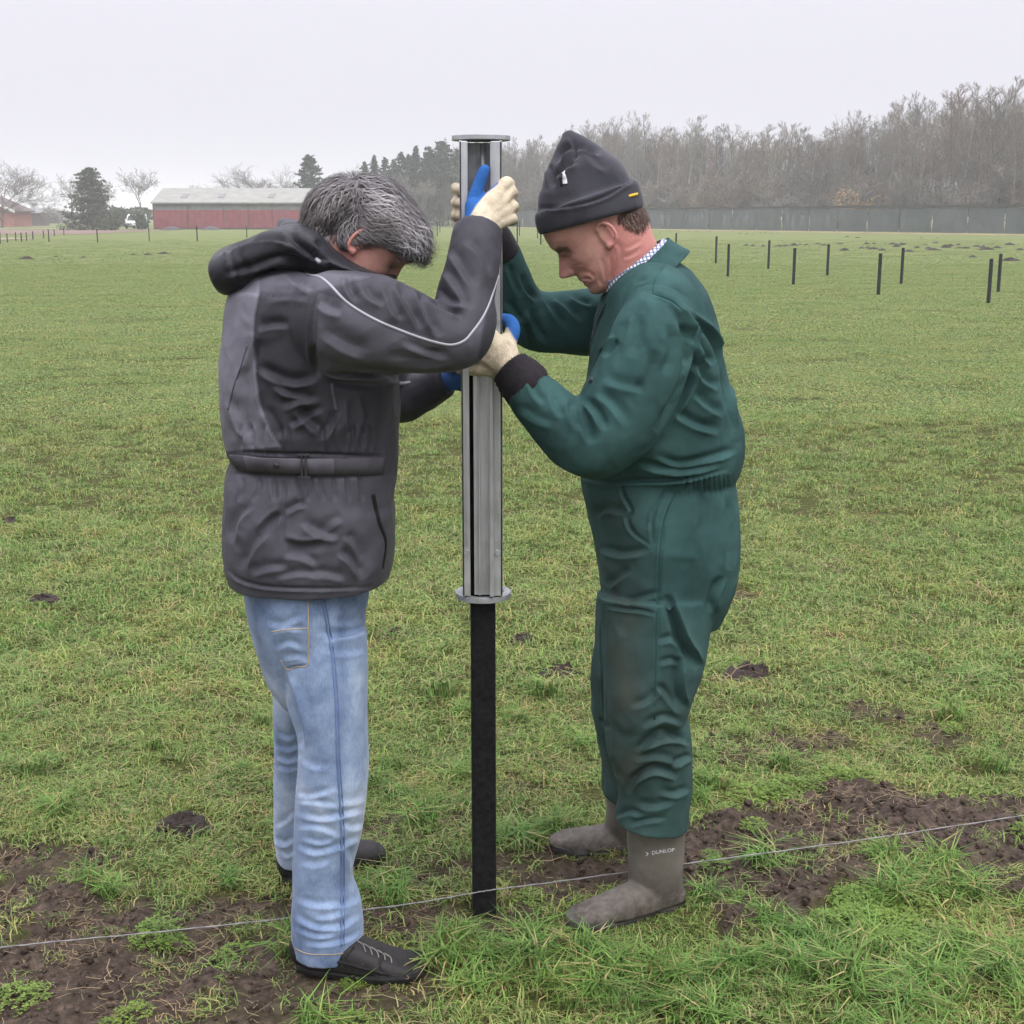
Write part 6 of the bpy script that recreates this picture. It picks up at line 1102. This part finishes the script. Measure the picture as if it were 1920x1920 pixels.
dark = .75*np.exp(-((Q[:, 0]-1058)/9)**2-((Q[:, 1]-481)/2.2)**2)+.55*np.exp(-((Q[:, 0]-1092)/13)**2-((Q[:, 1]-528+.1*(Q[:, 0]-1092))/1.8)**2)  # shade of the eye slit and mouth crease, painted into the skin colour
dark = np.maximum(dark, .8*soft_poly(Q, ZF([(1200, 150), (1600, -80), (1600, 230), (1540, 290), (1480, 320), (1420, 330), (1360, 300), (1300, 240)]), 6))
bodyR = part('body', VB, FB, M['skin'], PR, {'red': np.clip(red, 0, 1), 'dark': np.clip(dark, 0, .9)})
# brown hair at the nape
NBb = normals(VB, FB); poly = ZF([(1200, 180), (1600, -60), (1600, 230), (1540, 300), (1480, 330), (1420, 340), (1360, 310), (1300, 250)]); cand = np.where(in_poly(Q, poly))[0]; rr = np.random.default_rng(4); idx = rr.choice(cand, 1100); bb2 = bvh_of(VB, FB)
cols = np.array([.105, .060, .045])*rr.uniform(.5, 1.7, (1100, 1)); hairR = hair_strands('hair', VB[idx], NBb[idx], lambda c: np.array([.15, 0, -1.]), rr.uniform(.008, .022, 1100), .0009, cols, M['hair'], PR, bb2, .003, 5, .2, 5)
# eyebrow
cand = np.where(in_poly(Q, ZF([(395, 600), (470, 560), (560, 560), (600, 600), (540, 620), (430, 650)])) & (VB[:, 1] < 2.93))[0]
if len(cand): idx = rr.choice(cand, 150); hair_strands('eyebrow', VB[idx], NBb[idx], lambda c: np.array([.8, 0, .1]), rr.uniform(.006, .011, 150), .0005, np.array([.20, .15, .11])*rr.uniform(.6, 1.4, (150, 1)), M['hair'], PR, bb2, .0015, 4, .3, 6)
# beanie
HAT = [loft([(1103, 400, 92, .086, 2.935), (1098, 370, 91, .086, 2.935), (1093, 340, 83, .084, 2.935), (1085, 312, 68, .078, 2.935), (1077, 286, 49, .06, 2.935), (1069, 263, 29, .042, 2.935), (1064, 250, 14, .026, 2.935)], 52, roundcap=(0, .008)),
       loft([(1109, 414, 99, .098, 2.935), (1107, 406, 103, .103, 2.935), (1101, 382, 103, .103, 2.935), (1097, 369, 100, .100, 2.935)], 52)]
VT, FT, ET = remesh(HAT, .0036, 3); NT = normals(VT, FT); VT = cloth_noise(VT, NT, 70, .0035, 20, np.clip((350-to_px(VT)[:, 1])/60, 0, 1)); NT = normals(VT, FT)
VT = crease(VT, NT, [(Z2([(590, 545), (700, 545), (850, 525), (1000, 480), (1120, 410), (1180, 380)]), 3.5, 7), (Z2([(700, 280), (760, 200), (810, 190), (780, 300)]), 8, 14), (Z2([(740, 360), (760, 300), (830, 260)]), 7, 10), (Z2([(690, 420), (700, 350), (740, 330)]), 6, 7), (Z2([(840, 160), (900, 190), (990, 210)]), 7, 10), (Z2([(660, 270), (680, 340), (690, 420)]), 6, 9), (Z2([(800, 110), (830, 180), (820, 250)]), 7, 8), (Z2([(900, 190), (950, 260), (1040, 310)]), 10, 5)])
beanie = part('beanie', VT, FT, M['beanie_fabric'], PR); bt = bvh_of(VT, FT)
ribbon('brim_label', Z2([(1148, 474), (1175, 466), (1200, 460)]), bt, .006, M['label_yellow'], beanie, .001); ribbon('sewn_tag', Z2([(760, 328), (764, 365), (768, 400)]), bt, .010, M['label_white'], beanie, .0015); ribbon('tag_patch', Z2([(742, 330), (744, 365), (748, 410)]), bt, .007, M['zip_black'], beanie, .0015)
# ------------------------------------------------------------------ meshes measured in world space keep their place under the people
for pe in (PL, PR):
    for ch in pe.children: ch.matrix_parent_inverse = Matrix.Translation(pe.location).inverted()
